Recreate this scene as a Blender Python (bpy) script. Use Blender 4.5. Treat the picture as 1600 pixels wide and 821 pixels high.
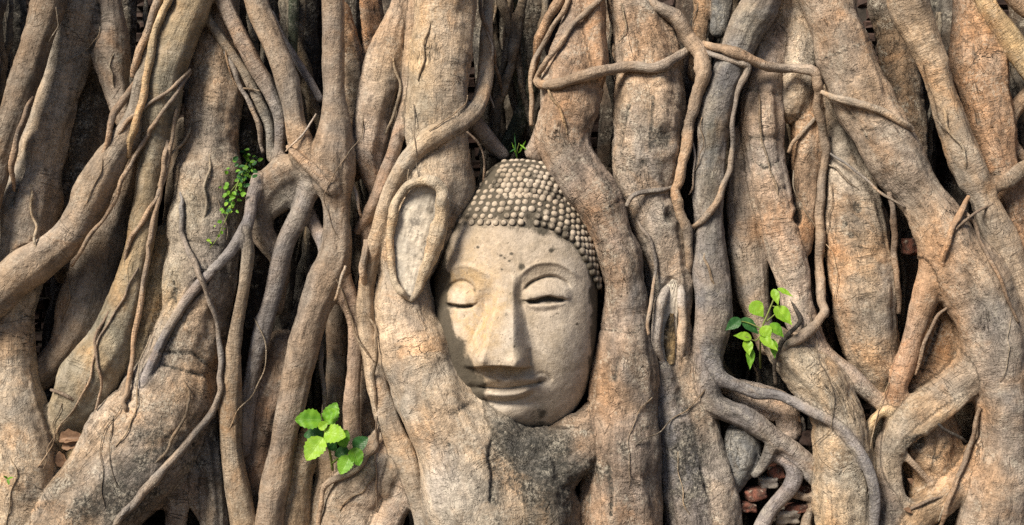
import bpy, bmesh, math, random
import numpy as np
from mathutils import Vector
R = math.radians
random.seed(7)
rng = np.random.default_rng(11)
for o in list(bpy.data.objects):
    bpy.data.objects.remove(o)
scene = bpy.context.scene
col = scene.collection

# ------------------------------------------------------------------ camera, sky, sun, exposure
S, DIST, ZC = 0.002, 4.2, 1.0            # metres per photo pixel at the reference plane, camera distance, camera height
cd = bpy.data.cameras.new('camera')
cam = bpy.data.objects.new('camera', cd); col.objects.link(cam)
cam.location = (0, -DIST, ZC); cam.rotation_euler = (R(90), 0, 0)
cd.sensor_width = 36; cd.lens = 36 * DIST / (1600 * S); cd.clip_end = 500; cd.clip_start = 0.05
scene.camera = cam
SUN_EL, SUN_AZ = R(40), R(-42)           # azimuth from straight behind the camera, negative = from the left
world = bpy.data.worlds.new('World'); scene.world = world; world.use_nodes = True
wn = world.node_tree.nodes; wl = world.node_tree.links
sky = wn.new('ShaderNodeTexSky'); sky.sky_type = 'NISHITA'; sky.sun_disc = False
sky.sun_elevation = SUN_EL; sky.sun_rotation = math.pi + SUN_AZ * -1
wl.new(sky.outputs[0], wn['Background'].inputs[0]); wn['Background'].inputs[1].default_value = 0.05
sd = bpy.data.lights.new('sun', 'SUN'); sd.energy = 5.0; sd.angle = R(22); sd.color = (1.0, 0.89, 0.71)
sun = bpy.data.objects.new('sun', sd); col.objects.link(sun); sun.location = (-4, -5, 6)
sv = Vector((math.sin(SUN_AZ) * math.cos(SUN_EL), -math.cos(SUN_AZ) * math.cos(SUN_EL), math.sin(SUN_EL)))
sun.rotation_euler = sv.to_track_quat('Z', 'Y').to_euler()
scene.view_settings.view_transform = 'Standard'; scene.view_settings.look = 'None'
scene.view_settings.exposure = 0.74; scene.view_settings.gamma = 1
scene.render.engine = 'CYCLES'
scene.cycles.max_bounces = 4; scene.cycles.diffuse_bounces = 2; scene.cycles.use_denoising = False

# ------------------------------------------------------------------ helpers
def W(x, y, d=0.0):
    """photo pixel + depth towards the viewer (pixels) -> world metres"""
    k = (DIST - d * S) / DIST
    return np.array(((x - 800) * S * k, -d * S, ZC + (410.5 - y) * S * k))
def KR(r, d): return r * S * (DIST - d * S) / DIST
def hash3(i, j, k, seed):
    h = (i * 374761393 + j * 668265263 + k * 2147483647 + seed * 974634777) & 0xffffffff
    h = ((h ^ (h >> 13)) * 1274126177) & 0xffffffff
    return ((h ^ (h >> 16)) & 0xffff).astype(np.float32) / 65535.0
def vnoise(p, scale=1.0, seed=0, octaves=1):
    """smooth value noise in about -1..1"""
    out = np.zeros(len(p), np.float32); amp = 1.0; tot = 0
    for o in range(octaves):
        q = p * (scale * 2 ** o) + 100.37 * (o + 1)
        f = np.floor(q).astype(np.int64); t = (q - f).astype(np.float32); t = t * t * t * (t * (t * 6 - 15) + 10)
        acc = np.zeros(len(p), np.float32)
        for a in (0, 1):
            for b in (0, 1):
                for c in (0, 1):
                    w = (t[:, 0] if a else 1 - t[:, 0]) * (t[:, 1] if b else 1 - t[:, 1]) * (t[:, 2] if c else 1 - t[:, 2])
                    acc += w * hash3(f[:, 0] + a, f[:, 1] + b, f[:, 2] + c, seed + o)
        out += amp * (acc * 2 - 1); tot += amp; amp *= 0.5
    return out / tot
def sstep(a, b, x):
    t = np.clip((x - a) / (b - a), 0, 1); return t * t * (3 - 2 * t)
def catmull(P, n):
    """P (m,c) control rows -> (n,c) samples, roughly even in control index"""
    P = np.asarray(P, float); m = len(P)
    if m == 2: return P[0] + (P[1] - P[0]) * np.linspace(0, 1, n)[:, None]
    E = np.vstack([2 * P[0] - P[1], P, 2 * P[-1] - P[-2]])
    u = np.linspace(0, m - 1, n); i = np.minimum(u.astype(int), m - 2); t = (u - i)[:, None]
    a, b, c, d = E[i], E[i + 1], E[i + 2], E[i + 3]
    return 0.5 * (2 * b + (c - a) * t + (2 * a - 5 * b + 4 * c - d) * t * t + (3 * b - a - 3 * c + d) * t ** 3)
def mesh_np(name, V, F, mat=None, parent=None, smooth=True, center=False, attrs=None):
    """one mesh object from numpy vertices and a list / array of faces"""
    V = np.asarray(V, np.float64); loc = V.mean(0) if center else np.zeros(3)
    me = bpy.data.meshes.new(name)
    if isinstance(F, np.ndarray):
        n, s = F.shape
        me.vertices.add(len(V)); me.vertices.foreach_set('co', (V - loc).astype(np.float32).ravel())
        me.loops.add(n * s); me.loops.foreach_set('vertex_index', F.astype(np.int32).ravel())
        me.polygons.add(n); me.polygons.foreach_set('loop_start', np.arange(0, n * s, s, dtype=np.int32))
        me.update(calc_edges=True)
    else:
        me.from_pydata((V - loc).tolist(), [], F); me.update()
    me.polygons.foreach_set('use_smooth', np.full(len(me.polygons), smooth))
    for k, v in (attrs or {}).items():
        v = np.asarray(v, np.float32)
        if v.ndim == 1: me.attributes.new(k, 'FLOAT', 'POINT').data.foreach_set('value', v)
        else: me.attributes.new(k, 'FLOAT_VECTOR', 'POINT').data.foreach_set('vector', v.ravel())
    if mat: me.materials.append(mat)
    o = bpy.data.objects.new(name, me); col.objects.link(o); o.location = loc
    if parent:
        o.parent = parent; o.location = Vector(loc) - parent.location
    return o
def tag(o, label=None, cat=None, group=None, kind=None):
    if label: o['label'] = label
    if cat: o['category'] = cat
    if group: o['group'] = group
    if kind: o['kind'] = kind
    return o
def empty(name, loc=(0, 0, 0)):
    o = bpy.data.objects.new(name, None); col.objects.link(o); o.location = loc; o.empty_display_size = 0.1; return o

# ------------------------------------------------------------------ materials
class NT:
    def __init__(s, name):
        s.m = bpy.data.materials.new(name); s.m.use_nodes = True; s.t = s.m.node_tree; s.b = s.t.nodes['Principled BSDF']
    def n(s, typ, ins=None, **kw):
        nd = s.t.nodes.new('ShaderNode' + typ)
        for k, v in kw.items(): setattr(nd, k, v)
        for k, v in (ins or {}).items():
            if hasattr(v, 'is_output'): s.t.links.new(v, nd.inputs[k])
            else: nd.inputs[k].default_value = v
        return nd
    def math(s, op, a, b=0.0, c=None, clamp=False):
        ins = {0: a, 1: b}
        if c is not None: ins[2] = c
        return s.n('Math', ins, operation=op, use_clamp=clamp).outputs[0]
    def noise(s, vec, scale, detail=3, rough=0.5, dist=0.0):
        return s.n('TexNoise', {'Vector': vec, 'Scale': scale, 'Detail': detail, 'Roughness': rough, 'Distortion': dist}).outputs['Fac']
    def ramp(s, x, a, b, lo=0.0, hi=1.0):
        return s.n('MapRange', {0: x, 1: a, 2: b, 3: lo, 4: hi}, interpolation_type='SMOOTHSTEP').outputs[0]
    def mix(s, f, a, b, mode='MIX'):
        nd = s.n('Mix', data_type='RGBA', blend_type=mode)
        for sock, v in ((nd.inputs[0], f), (nd.inputs[6], a), (nd.inputs[7], b)):
            if hasattr(v, 'is_output'): s.t.links.new(v, sock)
            else: sock.default_value = v if not isinstance(v, tuple) or len(v) == 4 else (*v, 1)
        return nd.outputs[2]
    def vmul(s, v, k): return s.n('VectorMath', {0: v, 1: k}, operation='MULTIPLY').outputs[0]
    def attr(s, name): return s.n('Attribute', attribute_name=name)
    def gray(s, f): return s.n('CombineColor', {0: f, 1: f, 2: f}).outputs[0]
    def out(s, c, rough=0.85, height=None, strength=0.5, dist=0.005, spec=0.25):
        s.t.links.new(c, s.b.inputs['Base Color'])
        if hasattr(rough, 'is_output'): s.t.links.new(rough, s.b.inputs['Roughness'])
        else: s.b.inputs['Roughness'].default_value = rough
        s.b.inputs['Specular IOR Level'].default_value = spec
        if height is not None:
            bp = s.n('Bump', {'Height': height, 'Strength': strength, 'Distance': dist})
            s.t.links.new(bp.outputs[0], s.b.inputs['Normal'])
        return s.m

def bark_material():
    t = NT('bark')
    pos = t.n('TexCoord').outputs['Object']
    tint = t.attr('tint').outputs['Vector']; rough = t.attr('rough').outputs['Fac']; bark = t.attr('bark').outputs['Vector']; wear = t.attr('wear').outputs['Fac']
    n2 = t.noise(pos, 46, 6, 0.72)
    n3 = t.noise(pos, 10, 5, 0.6, 0.7)
    hue = t.noise(pos, 3.6, 4, 0.58, 0.6)
    c = t.mix(t.ramp(hue, 0.36, 0.64), t.mix(1.0, tint, (0.82, 0.88, 0.96), 'MULTIPLY'), t.mix(1.0, tint, (1.14, 1.04, 0.92), 'MULTIPLY'))
    stv = t.noise(t.vmul(bark, (1.0, 1.0, 0.20)), 15, 4, 0.6, 0.5)
    c = t.mix(1.0, c, t.gray(t.ramp(stv, 0.28, 0.72, 0.80, 1.18)), 'MULTIPLY')
    c = t.mix(1.0, c, t.gray(t.ramp(n3, 0.30, 0.70, 0.74, 1.20)), 'MULTIPLY')
    ra = t.ramp(rough, 0.12, 0.5, 0.50, 1.0)
    c = t.mix(ra, c, t.mix(1.0, c, t.gray(t.ramp(n2, 0.32, 0.68, 0.70, 1.28)), 'MULTIPLY'))
    fib = t.noise(t.vmul(bark, (1, 1, 0.09)), 120, 3, 0.65)
    c = t.mix(1.0, c, t.gray(t.ramp(fib, 0.3, 0.7, 0.86, 1.12)), 'MULTIPLY')
    fine = t.noise(pos, 190, 3, 0.75)
    c = t.mix(ra, c, t.mix(1.0, c, t.gray(t.ramp(fine, 0.32, 0.68, 0.72, 1.26)), 'MULTIPLY'))
    # weathered grey cream wash and darker damp wash, hand-sized patches
    wa = t.math('MULTIPLY', t.ramp(t.noise(pos, 5.8, 6, 0.66, 0.9), 0.52, 0.66), 0.50)
    c = t.mix(wa, c, t.mix(1.0, t.mix(0.45, c, (0.50, 0.455, 0.40)), t.gray(t.ramp(n2, 0.3, 0.7, 0.85, 1.15)), 'MULTIPLY'))
    dm = t.math('MULTIPLY', t.ramp(t.noise(t.vmul(bark, (0.9, 0.9, 0.35)), 9.5, 7, 0.70, 0.7), 0.53, 0.66), t.math('ADD', 0.42, t.math('MULTIPLY', rough, 0.5)))
    c = t.mix(dm, c, t.mix(1.0, c, (0.46, 0.47, 0.50), 'MULTIPLY'))
    # warm inner bark showing in patches
    org = t.math('MULTIPLY', t.ramp(t.noise(pos, 5.2, 5, 0.62, 0.8), 0.53, 0.68), 0.45)
    c = t.mix(org, c, t.mix(1.0, c, (1.28, 0.96, 0.66), 'MULTIPLY'))
    # granular flecks: pale lichen crumbs and black mould grains on the rough and stained bark
    fl = t.noise(pos, 105, 4, 0.78, 0.4)
    rw = t.math('ADD', t.math('MULTIPLY', rough, 0.9), t.math('MULTIPLY', wear, 0.5), clamp=True)
    patch = t.noise(pos, 15, 6, 0.68)
    lich = t.math('MULTIPLY', t.math('MULTIPLY', t.ramp(patch, 0.48, 0.62), t.ramp(fl, 0.46, 0.56)), t.math('ADD', 0.06, t.math('MULTIPLY', rw, 0.75)))
    c = t.mix(lich, c, (0.56, 0.52, 0.45))
    thr = t.math('SUBTRACT', t.math('SUBTRACT', 0.72, t.math('MULTIPLY', rough, 0.16)), t.math('MULTIPLY', wear, 0.27))
    mn = t.noise(pos, 15, 8, 0.76, 0.3)
    mould = t.n('MapRange', {0: mn, 1: thr, 2: t.math('ADD', thr, 0.16), 3: 0.0, 4: 1.0}, interpolation_type='SMOOTHSTEP').outputs[0]
    mould = t.math('MULTIPLY', mould, t.ramp(fl, 0.60, 0.40, 0.30, 0.95))
    grain = t.math('MULTIPLY', t.ramp(fl, 0.44, 0.36), t.math('MULTIPLY', rw, 0.75))
    c = t.mix(t.math('MAXIMUM', mould, grain), c, (0.045, 0.044, 0.041))
    # scattered pale pores
    vo = t.n('TexVoronoi', {'Vector': t.n('VectorMath', {0: pos, 1: t.vmul(t.n('TexNoise', {'Vector': pos, 'Scale': 25.0}).outputs['Color'], (.03, .03, .03))}, operation='ADD').outputs[0], 'Scale': 95.0, 'Randomness': 1.0})
    pick = t.math('GREATER_THAN', t.n('SeparateColor', {0: vo.outputs['Color']}).outputs[0], 0.80)
    pore = t.math('MULTIPLY', t.math('MULTIPLY', t.ramp(vo.outputs['Distance'], 0.30, 0.10), pick), t.ramp(t.noise(pos, 7, 2), 0.42, 0.6))
    c = t.mix(t.math('MULTIPLY', pore, 0.42), c, (0.60, 0.53, 0.43))
    # a few cracks across and along the root
    cr = t.noise(t.vmul(bark, (0.22, 0.22, 1.25)), 17, 4, 0.55, 0.7)
    line = t.ramp(t.math('ABSOLUTE', t.math('SUBTRACT', cr, 0.5)), 0.0, 0.012, 1.0, 0.0)
    crm = t.math('MULTIPLY', t.math('MULTIPLY', line, t.ramp(t.noise(pos, 5.1, 3), 0.54, 0.66)), t.ramp(rough, 0.1, 0.42, 0.15, 1.0))
    lo = t.noise(t.vmul(bark, (1.2, 1.2, 0.16)), 26, 4, 0.55, 0.8)
    line2 = t.ramp(t.math('ABSOLUTE', t.math('SUBTRACT', lo, 0.5)), 0.0, 0.014, 1.0, 0.0)
    crm2 = t.math('MULTIPLY', t.math('MULTIPLY', line2, t.ramp(t.noise(pos, 8.3, 3), 0.56, 0.68)), t.ramp(rough, 0.1, 0.42, 0.3, 1.0))
    crack = t.math('MAXIMUM', crm, crm2)
    c = t.mix(t.math('MULTIPLY', crack, 0.75), c, (0.035, 0.028, 0.022))
    # fine wrinkles round the root
    wr = t.noise(t.vmul(bark, (0.20, 0.20, 1.0)), 120, 4, 0.65, 0.3)
    wrm = t.math('MULTIPLY', wr, t.ramp(t.noise(pos, 7.7, 3), 0.42, 0.62, 0.12, 1.0))
    h = t.math('ADD', t.math('MULTIPLY', n2, 1.0), t.math('MULTIPLY', wrm, 0.75))
    h = t.math('ADD', h, t.math('MULTIPLY', fib, 0.45))
    h = t.math('ADD', h, t.math('MULTIPLY', fine, t.math('ADD', 0.28, t.math('MULTIPLY', rough, 0.45))))
    h = t.math('SUBTRACT', h, t.math('MULTIPLY', crack, 1.3))
    h = t.math('ADD', h, t.math('MULTIPLY', mn, t.math('ADD', t.math('MULTIPLY', rough, 1.6), wear)))
    h = t.math('ADD', h, t.math('MULTIPLY', fl, t.math('MULTIPLY', rw, 1.1)))
    pl = t.ramp(t.noise(t.vmul(bark, (0.8, 0.8, 0.5)), 21, 5, 0.6, 1.0), 0.52, 0.55)
    h = t.math('ADD', h, t.math('MULTIPLY', pl, t.math('MULTIPLY', rough, 1.5)))
    return t.out(c, t.ramp(rough, 0.1, 0.5, 0.58, 0.86), h, 0.85, 0.009, 0.32)

def stone_material():
    t = NT('weathered_plaster')
    pos = t.n('TexCoord').outputs['Object']
    st = t.n('SeparateXYZ', {0: t.attr('stain_light').outputs['Vector']})
    mould_shade, oc, pa = st.outputs[0], st.outputs[1], st.outputs[2]
    n1 = t.noise(pos, 9, 5, 0.6, 0.4); n2 = t.noise(pos, 50, 6, 0.72); n3 = t.noise(pos, 22, 8, 0.72, 0.3); n4 = t.noise(pos, 5, 6, 0.65, 0.8); fine = t.noise(pos, 200, 3, 0.75)
    c = t.mix(t.ramp(n1, 0.36, 0.64), (0.36, 0.295, 0.235), (0.44, 0.375, 0.315))
    c = t.mix(t.math('MULTIPLY', pa, 0.75), c, (0.53, 0.48, 0.43))
    c = t.mix(t.math('MULTIPLY', t.ramp(n4, 0.48, 0.66), 0.6), c, (0.285, 0.23, 0.17))
    ocm = t.math('MULTIPLY', oc, t.ramp(n3, 0.36, 0.60, 0.15, 0.95))
    c = t.mix(ocm, c, (0.47, 0.295, 0.105))
    c = t.mix(1.0, c, t.gray(t.ramp(n2, 0.3, 0.7, 0.84, 1.14)), 'MULTIPLY')
    c = t.mix(1.0, c, t.gray(t.ramp(fine, 0.3, 0.7, 0.92, 1.07)), 'MULTIPLY')
    # rain streaks and pits
    stk = t.noise(t.vmul(pos, (1, 1, 0.13)), 34, 5, 0.65, 0.3)
    c = t.mix(t.math('MULTIPLY', t.ramp(stk, 0.55, 0.70), 0.40), c, (0.20, 0.175, 0.145))
    sp = t.ramp(t.noise(pos, 75, 4, 0.6), 0.64, 0.70)
    c = t.mix(t.math('MULTIPLY', sp, 0.55), c, (0.13, 0.105, 0.08))
    mm = t.math('ADD', t.math('MULTIPLY', mould_shade, 1.25), t.math('ADD', t.math('MULTIPLY', t.math('SUBTRACT', n3, 0.5), 2.0), t.math('MULTIPLY', t.math('SUBTRACT', n2, 0.5), 1.2)))
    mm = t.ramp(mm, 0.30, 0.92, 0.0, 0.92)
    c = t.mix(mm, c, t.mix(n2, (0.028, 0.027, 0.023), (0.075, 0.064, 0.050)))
    h = t.math('ADD', t.math('MULTIPLY', n2, 0.8), t.math('MULTIPLY', n3, 0.8))
    h = t.math('ADD', h, t.math('MULTIPLY', t.noise(pos, 190, 4, 0.6), 0.35))
    h = t.math('SUBTRACT', h, t.math('MULTIPLY', sp, 0.8))
    h = t.math('ADD', h, t.math('MULTIPLY', fine, 0.4))
    return t.out(c, 0.85, h, 0.55, 0.005, 0.2)

def simple(name, a, b, scale=20, rough=0.85, bump=0.5, dist=0.004, detail=6, spot=None):
    t = NT(name); pos = t.n('TexCoord').outputs['Object']
    n = t.noise(pos, scale, detail, 0.65, 0.3); f = t.noise(pos, scale * 6, 4, 0.65)
    c = t.mix(t.ramp(n, 0.35, 0.65), a, b)
    c = t.mix(1.0, c, t.gray(t.ramp(f, 0.3, 0.7, 0.8, 1.2)), 'MULTIPLY')
    if spot: c = t.mix(t.ramp(t.noise(pos, scale * 1.7, 7, 0.7), 0.55, 0.64), c, spot)
    return t.out(c, rough, t.math('ADD', n, t.math('MULTIPLY', f, 0.5)), bump, dist)

def leaf_material(name, a, b, vein):
    t = NT(name)
    uv = t.attr('leaf').outputs['Vector']; x = t.n('SeparateXYZ', {0: uv})
    pos = t.n('TexCoord').outputs['Object']
    c = t.mix(t.ramp(t.noise(pos, 35, 4), 0.35, 0.65), a, b)
    ax = t.math('ABSOLUTE', x.outputs[0])
    w = t.math('FRACT', t.math('MULTIPLY', t.math('SUBTRACT', x.outputs[1], t.math('MULTIPLY', ax, 0.42)), 6.5))
    v = t.ramp(t.math('ABSOLUTE', t.math('SUBTRACT', w, 0.5)), 0.0, 0.10, 1.0, 0.0)
    mid = t.ramp(ax, 0.0, 0.05, 1.0, 0.0)
    vv = t.math('MAXIMUM', t.math('MULTIPLY', v, 0.55), mid)
    c = t.mix(t.math('MULTIPLY', vv, 0.45), c, vein)
    t.out(c, 0.45, t.math('SUBTRACT', t.math('MULTIPLY', t.noise(pos, 120, 3), 0.3), vv), 0.5, 0.002, 0.35)
    tr = t.n('BsdfTranslucent', {'Color': t.mix(1.0, c, (1.3, 1.25, 0.7), 'MULTIPLY')})
    mx = t.n('MixShader', {0: 0.28, 1: t.b.outputs[0], 2: tr.outputs[0]})
    t.t.links.new(mx.outputs[0], t.t.nodes['Material Output'].inputs['Surface'])
    return t.m

M_BARK = bark_material()
M_STONE = stone_material()
M_WOOD = simple('bare_wood', (0.55, 0.49, 0.42), (0.40, 0.365, 0.325), 14, 0.8, 0.7, 0.006, spot=(0.20, 0.18, 0.16))
M_ROT = simple('rotten_wood', (0.34, 0.24, 0.13), (0.055, 0.045, 0.035), 22, 0.9, 1.0, 0.012, spot=(0.52, 0.43, 0.30))
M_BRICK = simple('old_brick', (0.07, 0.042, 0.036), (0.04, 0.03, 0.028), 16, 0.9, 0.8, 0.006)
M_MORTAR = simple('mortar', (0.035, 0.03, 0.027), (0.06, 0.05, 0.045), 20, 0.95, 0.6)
M_RUBBLE = simple('broken_brick', (0.21, 0.085, 0.062), (0.075, 0.05, 0.043), 34, 0.95, 1.0, 0.010, spot=(0.30, 0.26, 0.22))
M_ROCK = simple('grey_rubble', (0.30, 0.27, 0.24), (0.17, 0.15, 0.14), 22, 0.9, 0.9, 0.006, spot=(0.45, 0.42, 0.37))
M_SOIL = simple('soil', (0.075, 0.055, 0.04), (0.13, 0.095, 0.065), 7, 0.95, 0.9, 0.02)
M_DRY = simple('dry_leaf', (0.12, 0.07, 0.045), (0.21, 0.13, 0.085), 30, 0.6, 0.4, 0.002)
M_LEAF = leaf_material('leaf_green', (0.085, 0.235, 0.014), (0.15, 0.34, 0.022), (0.30, 0.50, 0.10))
M_LEAF2 = leaf_material('leaf_yellow_green', (0.17, 0.34, 0.02), (0.25, 0.44, 0.035), (0.42, 0.58, 0.12))
M_LEAF3 = leaf_material('leaf_dark_green', (0.018, 0.085, 0.022), (0.03, 0.12, 0.03), (0.07, 0.18, 0.06))
M_STEM = simple('green_stem', (0.13, 0.20, 0.04), (0.16, 0.16, 0.06), 30, 0.6, 0.2)

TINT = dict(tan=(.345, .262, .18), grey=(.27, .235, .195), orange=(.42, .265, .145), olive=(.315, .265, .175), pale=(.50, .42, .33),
            dark=(.060, .052, .044), blue=(.235, .22, .195), brown=(.25, .18, .12), moss=(.10, .12, .07), sand=(.42, .335, .235),  # dark, blue: shade of the gaps and of shaded bark put into the tint
            pink=(.41, .325, .25), yellow=(.44, .34, .19))
TINT = {k: tuple(0.92 * (0.85 * a + 0.15 * (0.3 * v[0] + 0.59 * v[1] + 0.11 * v[2])) for a in (v[0], v[1] * 0.975, v[2] * 1.05)) for k, v in TINT.items()}

# ------------------------------------------------------------------ ground and the brick wall behind the roots
def ground():
    n = 81; g = np.linspace(-1, 1, n); g = np.sign(g) * np.abs(g) ** 2.2 * 40
    X, Y = np.meshgrid(g, g); V = np.stack([X.ravel(), Y.ravel(), np.zeros(n * n)], 1)
    V[:, 2] = 0.03 * vnoise(V, 1.3, 3, 3) * (np.abs(V[:, 1]) < 12)
    i = np.arange(n * n).reshape(n, n); F = np.stack([i[:-1, :-1], i[:-1, 1:], i[1:, 1:], i[1:, :-1]], -1).reshape(-1, 4)
    tag(mesh_np('ground', V, F, M_SOIL), kind='structure')
ground()
def brick_wall():
    root = empty('brick_wall', (0, 0.44, 0))
    tag(root, 'old dark red brick wall seen through the gaps between the roots', 'wall')
    V, F = [], []
    bw, bh, gap = 0.088, 0.040, 0.009
    z = 0.0; row = 0
    while z < 2.45:
        x = -2.5 - (row % 2) * bw * 0.5
        while x < 2.5:
            w = bw * random.uniform(0.75, 1.15); y0 = 0.445 + random.uniform(-0.02, 0.02)
            jit = lambda: random.uniform(-0.009, 0.009)
            x0, x1, z0, z1 = x + gap / 2, x + w - gap / 2, z + gap / 2 + jit() / 2, z + bh - gap / 2 + jit() / 2
            e = 0.006; b = len(V)
            V += [(x0, y0 + 0.06, z0), (x1, y0 + 0.06, z0), (x1, y0 + 0.06, z1), (x0, y0 + 0.06, z1),
                  (x0, y0 + e, z0), (x1, y0 + e, z0), (x1, y0 + e, z1), (x0, y0 + e, z1),
                  (x0 + e, y0 + jit(), z0 + e), (x1 - e, y0 + jit(), z0 + e), (x1 - e, y0 + jit(), z1 - e), (x0 + e, y0 + jit(), z1 - e)]
            for k in (0, 4):
                for q in range(4):
                    F.append((b + k + q, b + k + (q + 1) % 4, b + k + 4 + (q + 1) % 4, b + k + 4 + q))
            F.append((b + 8, b + 9, b + 10, b + 11))
            x += w
        z += bh; row += 1
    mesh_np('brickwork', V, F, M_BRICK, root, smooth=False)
    Vm = [(-2.5, 0.465, 0), (2.5, 0.465, 0), (2.5, 0.465, 2.45), (-2.5, 0.465, 2.45), (-2.5, 0.75, 0), (2.5, 0.75, 0), (2.5, 0.75, 2.45), (-2.5, 0.75, 2.45)]
    Fm = [(0, 1, 2, 3), (5, 4, 7, 6), (4, 0, 3, 7), (1, 5, 6, 2), (3, 2, 6, 7)]
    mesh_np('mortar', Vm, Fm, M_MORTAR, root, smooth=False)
brick_wall()

# ------------------------------------------------------------------ the roots: centre lines (x, y, radius) in photo pixels with depth
ROOTS = []
def rt(pts, d=0, tint='tan', rough=0.25, k=4, q=1.0, label=None, lump=1.0):
    p = np.array(pts, float)
    if np.isscalar(d): dd = np.full(len(p), float(d))
    else:
        d = np.array(d, float); dd = np.interp(np.linspace(0, 1, len(p)), np.linspace(0, 1, len(d)), d)
    ROOTS.append(dict(p=p, d=dd, tint=np.array(TINT[tint]) if isinstance(tint, str) else np.array(tint), rough=rough, k=k, q=q, label=label, lump=lump))
    return len(ROOTS) - 1

# roots deep in the gaps, their shade put into a dark tint
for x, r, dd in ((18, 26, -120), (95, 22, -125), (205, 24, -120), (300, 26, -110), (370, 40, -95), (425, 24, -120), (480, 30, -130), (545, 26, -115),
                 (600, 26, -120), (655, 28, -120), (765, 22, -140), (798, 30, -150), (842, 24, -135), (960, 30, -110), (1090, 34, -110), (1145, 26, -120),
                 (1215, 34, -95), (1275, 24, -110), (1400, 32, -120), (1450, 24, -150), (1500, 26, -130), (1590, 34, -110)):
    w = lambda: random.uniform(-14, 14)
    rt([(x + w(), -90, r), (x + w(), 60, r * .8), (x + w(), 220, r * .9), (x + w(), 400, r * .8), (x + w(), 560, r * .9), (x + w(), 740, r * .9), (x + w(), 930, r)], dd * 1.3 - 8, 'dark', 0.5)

NBACK = len(ROOTS)
# --- far left
rt([(130, 90, 26), (134, 170, 34), (134, 240, 38), (128, 300, 34), (118, 360, 26), (105, 420, 22)], -62, (.20, .16, .125), 0.9, lump=2.2)
rt([(125, -90, 44), (122, 0, 42), (108, 80, 37), (85, 165, 36), (62, 250, 38), (48, 325, 47), (36, 400, 43), (20, 480, 36), (18, 540, 36), (22, 610, 42), (36, 690, 54), (42, 760, 58), (34, 840, 62), (30, 930, 70)],
   (0, 0, 0, 12, 20, 25, 25), 'pink', 0.35, label='broad pinkish root at the far left, partly behind a round darker root')
rt([(165, -90, 20), (170, 0, 22), (171, 50, 26), (174, 100, 27), (183, 150, 20), (195, 190, 14), (205, 215, 8)], (2, 8, 14, 20), 'tan', 0.3, k=14)
rt([(82, -90, 27), (76, 0, 26), (55, 75, 25), (30, 150, 24), (8, 220, 22), (-15, 300, 20), (-45, 410, 20)], 72, 'brown', 0.25, label='round brown root leaning out of the top left corner')
rt([(200, 230, 22), (185, 280, 28), (172, 335, 34), (155, 395, 40), (140, 450, 43), (125, 505, 38), (98, 552, 28), (62, 588, 25), (20, 620, 20)], (-45, -38, -30, -25, -15), 'tan', 0.15, label='smooth brown root curving left below the brick gap')
rt([(287, 200, 18), (286, 250, 20), (280, 310, 22), (270, 380, 22), (255, 450, 22), (235, 520, 20), (215, 590, 20)], -30, 'brown', 0.3)
rt([(262, 370, 18), (245, 440, 22), (232, 500, 24), (220, 560, 24), (205, 615, 26), (172, 655, 32), (138, 705, 32), (112, 760, 24)], (-5, 5, 5, 5, 0), 'yellow', 0.5, k=8)
rt([(320, -90, 30), (305, 0, 32), (281, 50, 31), (262, 100, 33), (252, 150, 32), (243, 200, 28), (238, 250, 25), (232, 300, 21), (225, 350, 20), (214, 400, 22), (200, 460, 28), (178, 520, 36), (150, 570, 44), (125, 615, 44), (105, 652, 36), (92, 690, 22)],
   (45, 45, 42, 38, 30, 22, 8), 'olive', 0.2, label='olive green root running from the top edge down to the fallen leaves')
rt([(262, -30, 9), (248, 40, 11), (234, 90, 13), (222, 130, 14), (212, 175, 15), (198, 212, 22), (174, 250, 27), (152, 290, 27), (133, 330, 27), (112, 365, 27), (78, 395, 29), (40, 422, 32), (0, 455, 34), (-60, 500, 36), (-150, 560, 38), (-260, 650, 40)],
   (62, 62, 60, 58, 56, 55), 'tan', 0.2, k=6, label='diagonal root sweeping down to the left edge over the brick gap')
# --- left centre: the big mottled buttress
rt([(345, -90, 30), (345, 0, 30), (338, 80, 30), (339, 140, 36), (332, 200, 34), (329, 250, 38), (328, 300, 50), (322, 350, 51), (320, 400, 53), (312, 450, 57), (302, 510, 60), (286, 560, 64), (268, 620, 72), (236, 680, 84), (190, 740, 84), (140, 805, 82), (70, 900, 82)],
   (-15, -12, -8, 0, 8, 12, 16, 22, 28, 30), 'sand', 0.55, label='huge mottled buttress root spreading to the lower left')
rt([(312, 660, 30), (325, 710, 24), (331, 760, 21), (335, 821, 21), (335, 930, 25)], (15, 12, 10), 'grey', 0.7, k=16)
rt([(285, 690, 30), (282, 740, 22), (277, 790, 19), (272, 840, 20), (262, 930, 30)], (22, 18, 14), 'grey', 0.75, k=16)
rt([(305, 735, 12), (300, 765, 8), (306, 795, 6), (316, 810, 5)], (26, 20, 16), 'grey', 0.6, k=8)
rt([(387, 150, 30), (385, 230, 32), (395, 300, 26), (400, 400, 24), (405, 500, 22)], -62, 'dark', 0.9, lump=2)
rt([(440, 548, 30), (428, 605, 40), (412, 675, 36), (400, 740, 30), (392, 820, 22), (385, 930, 24)], (-20, -15, -12), 'brown', 0.3, label='lumpy brown root behind the two slim leaning roots')
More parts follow.
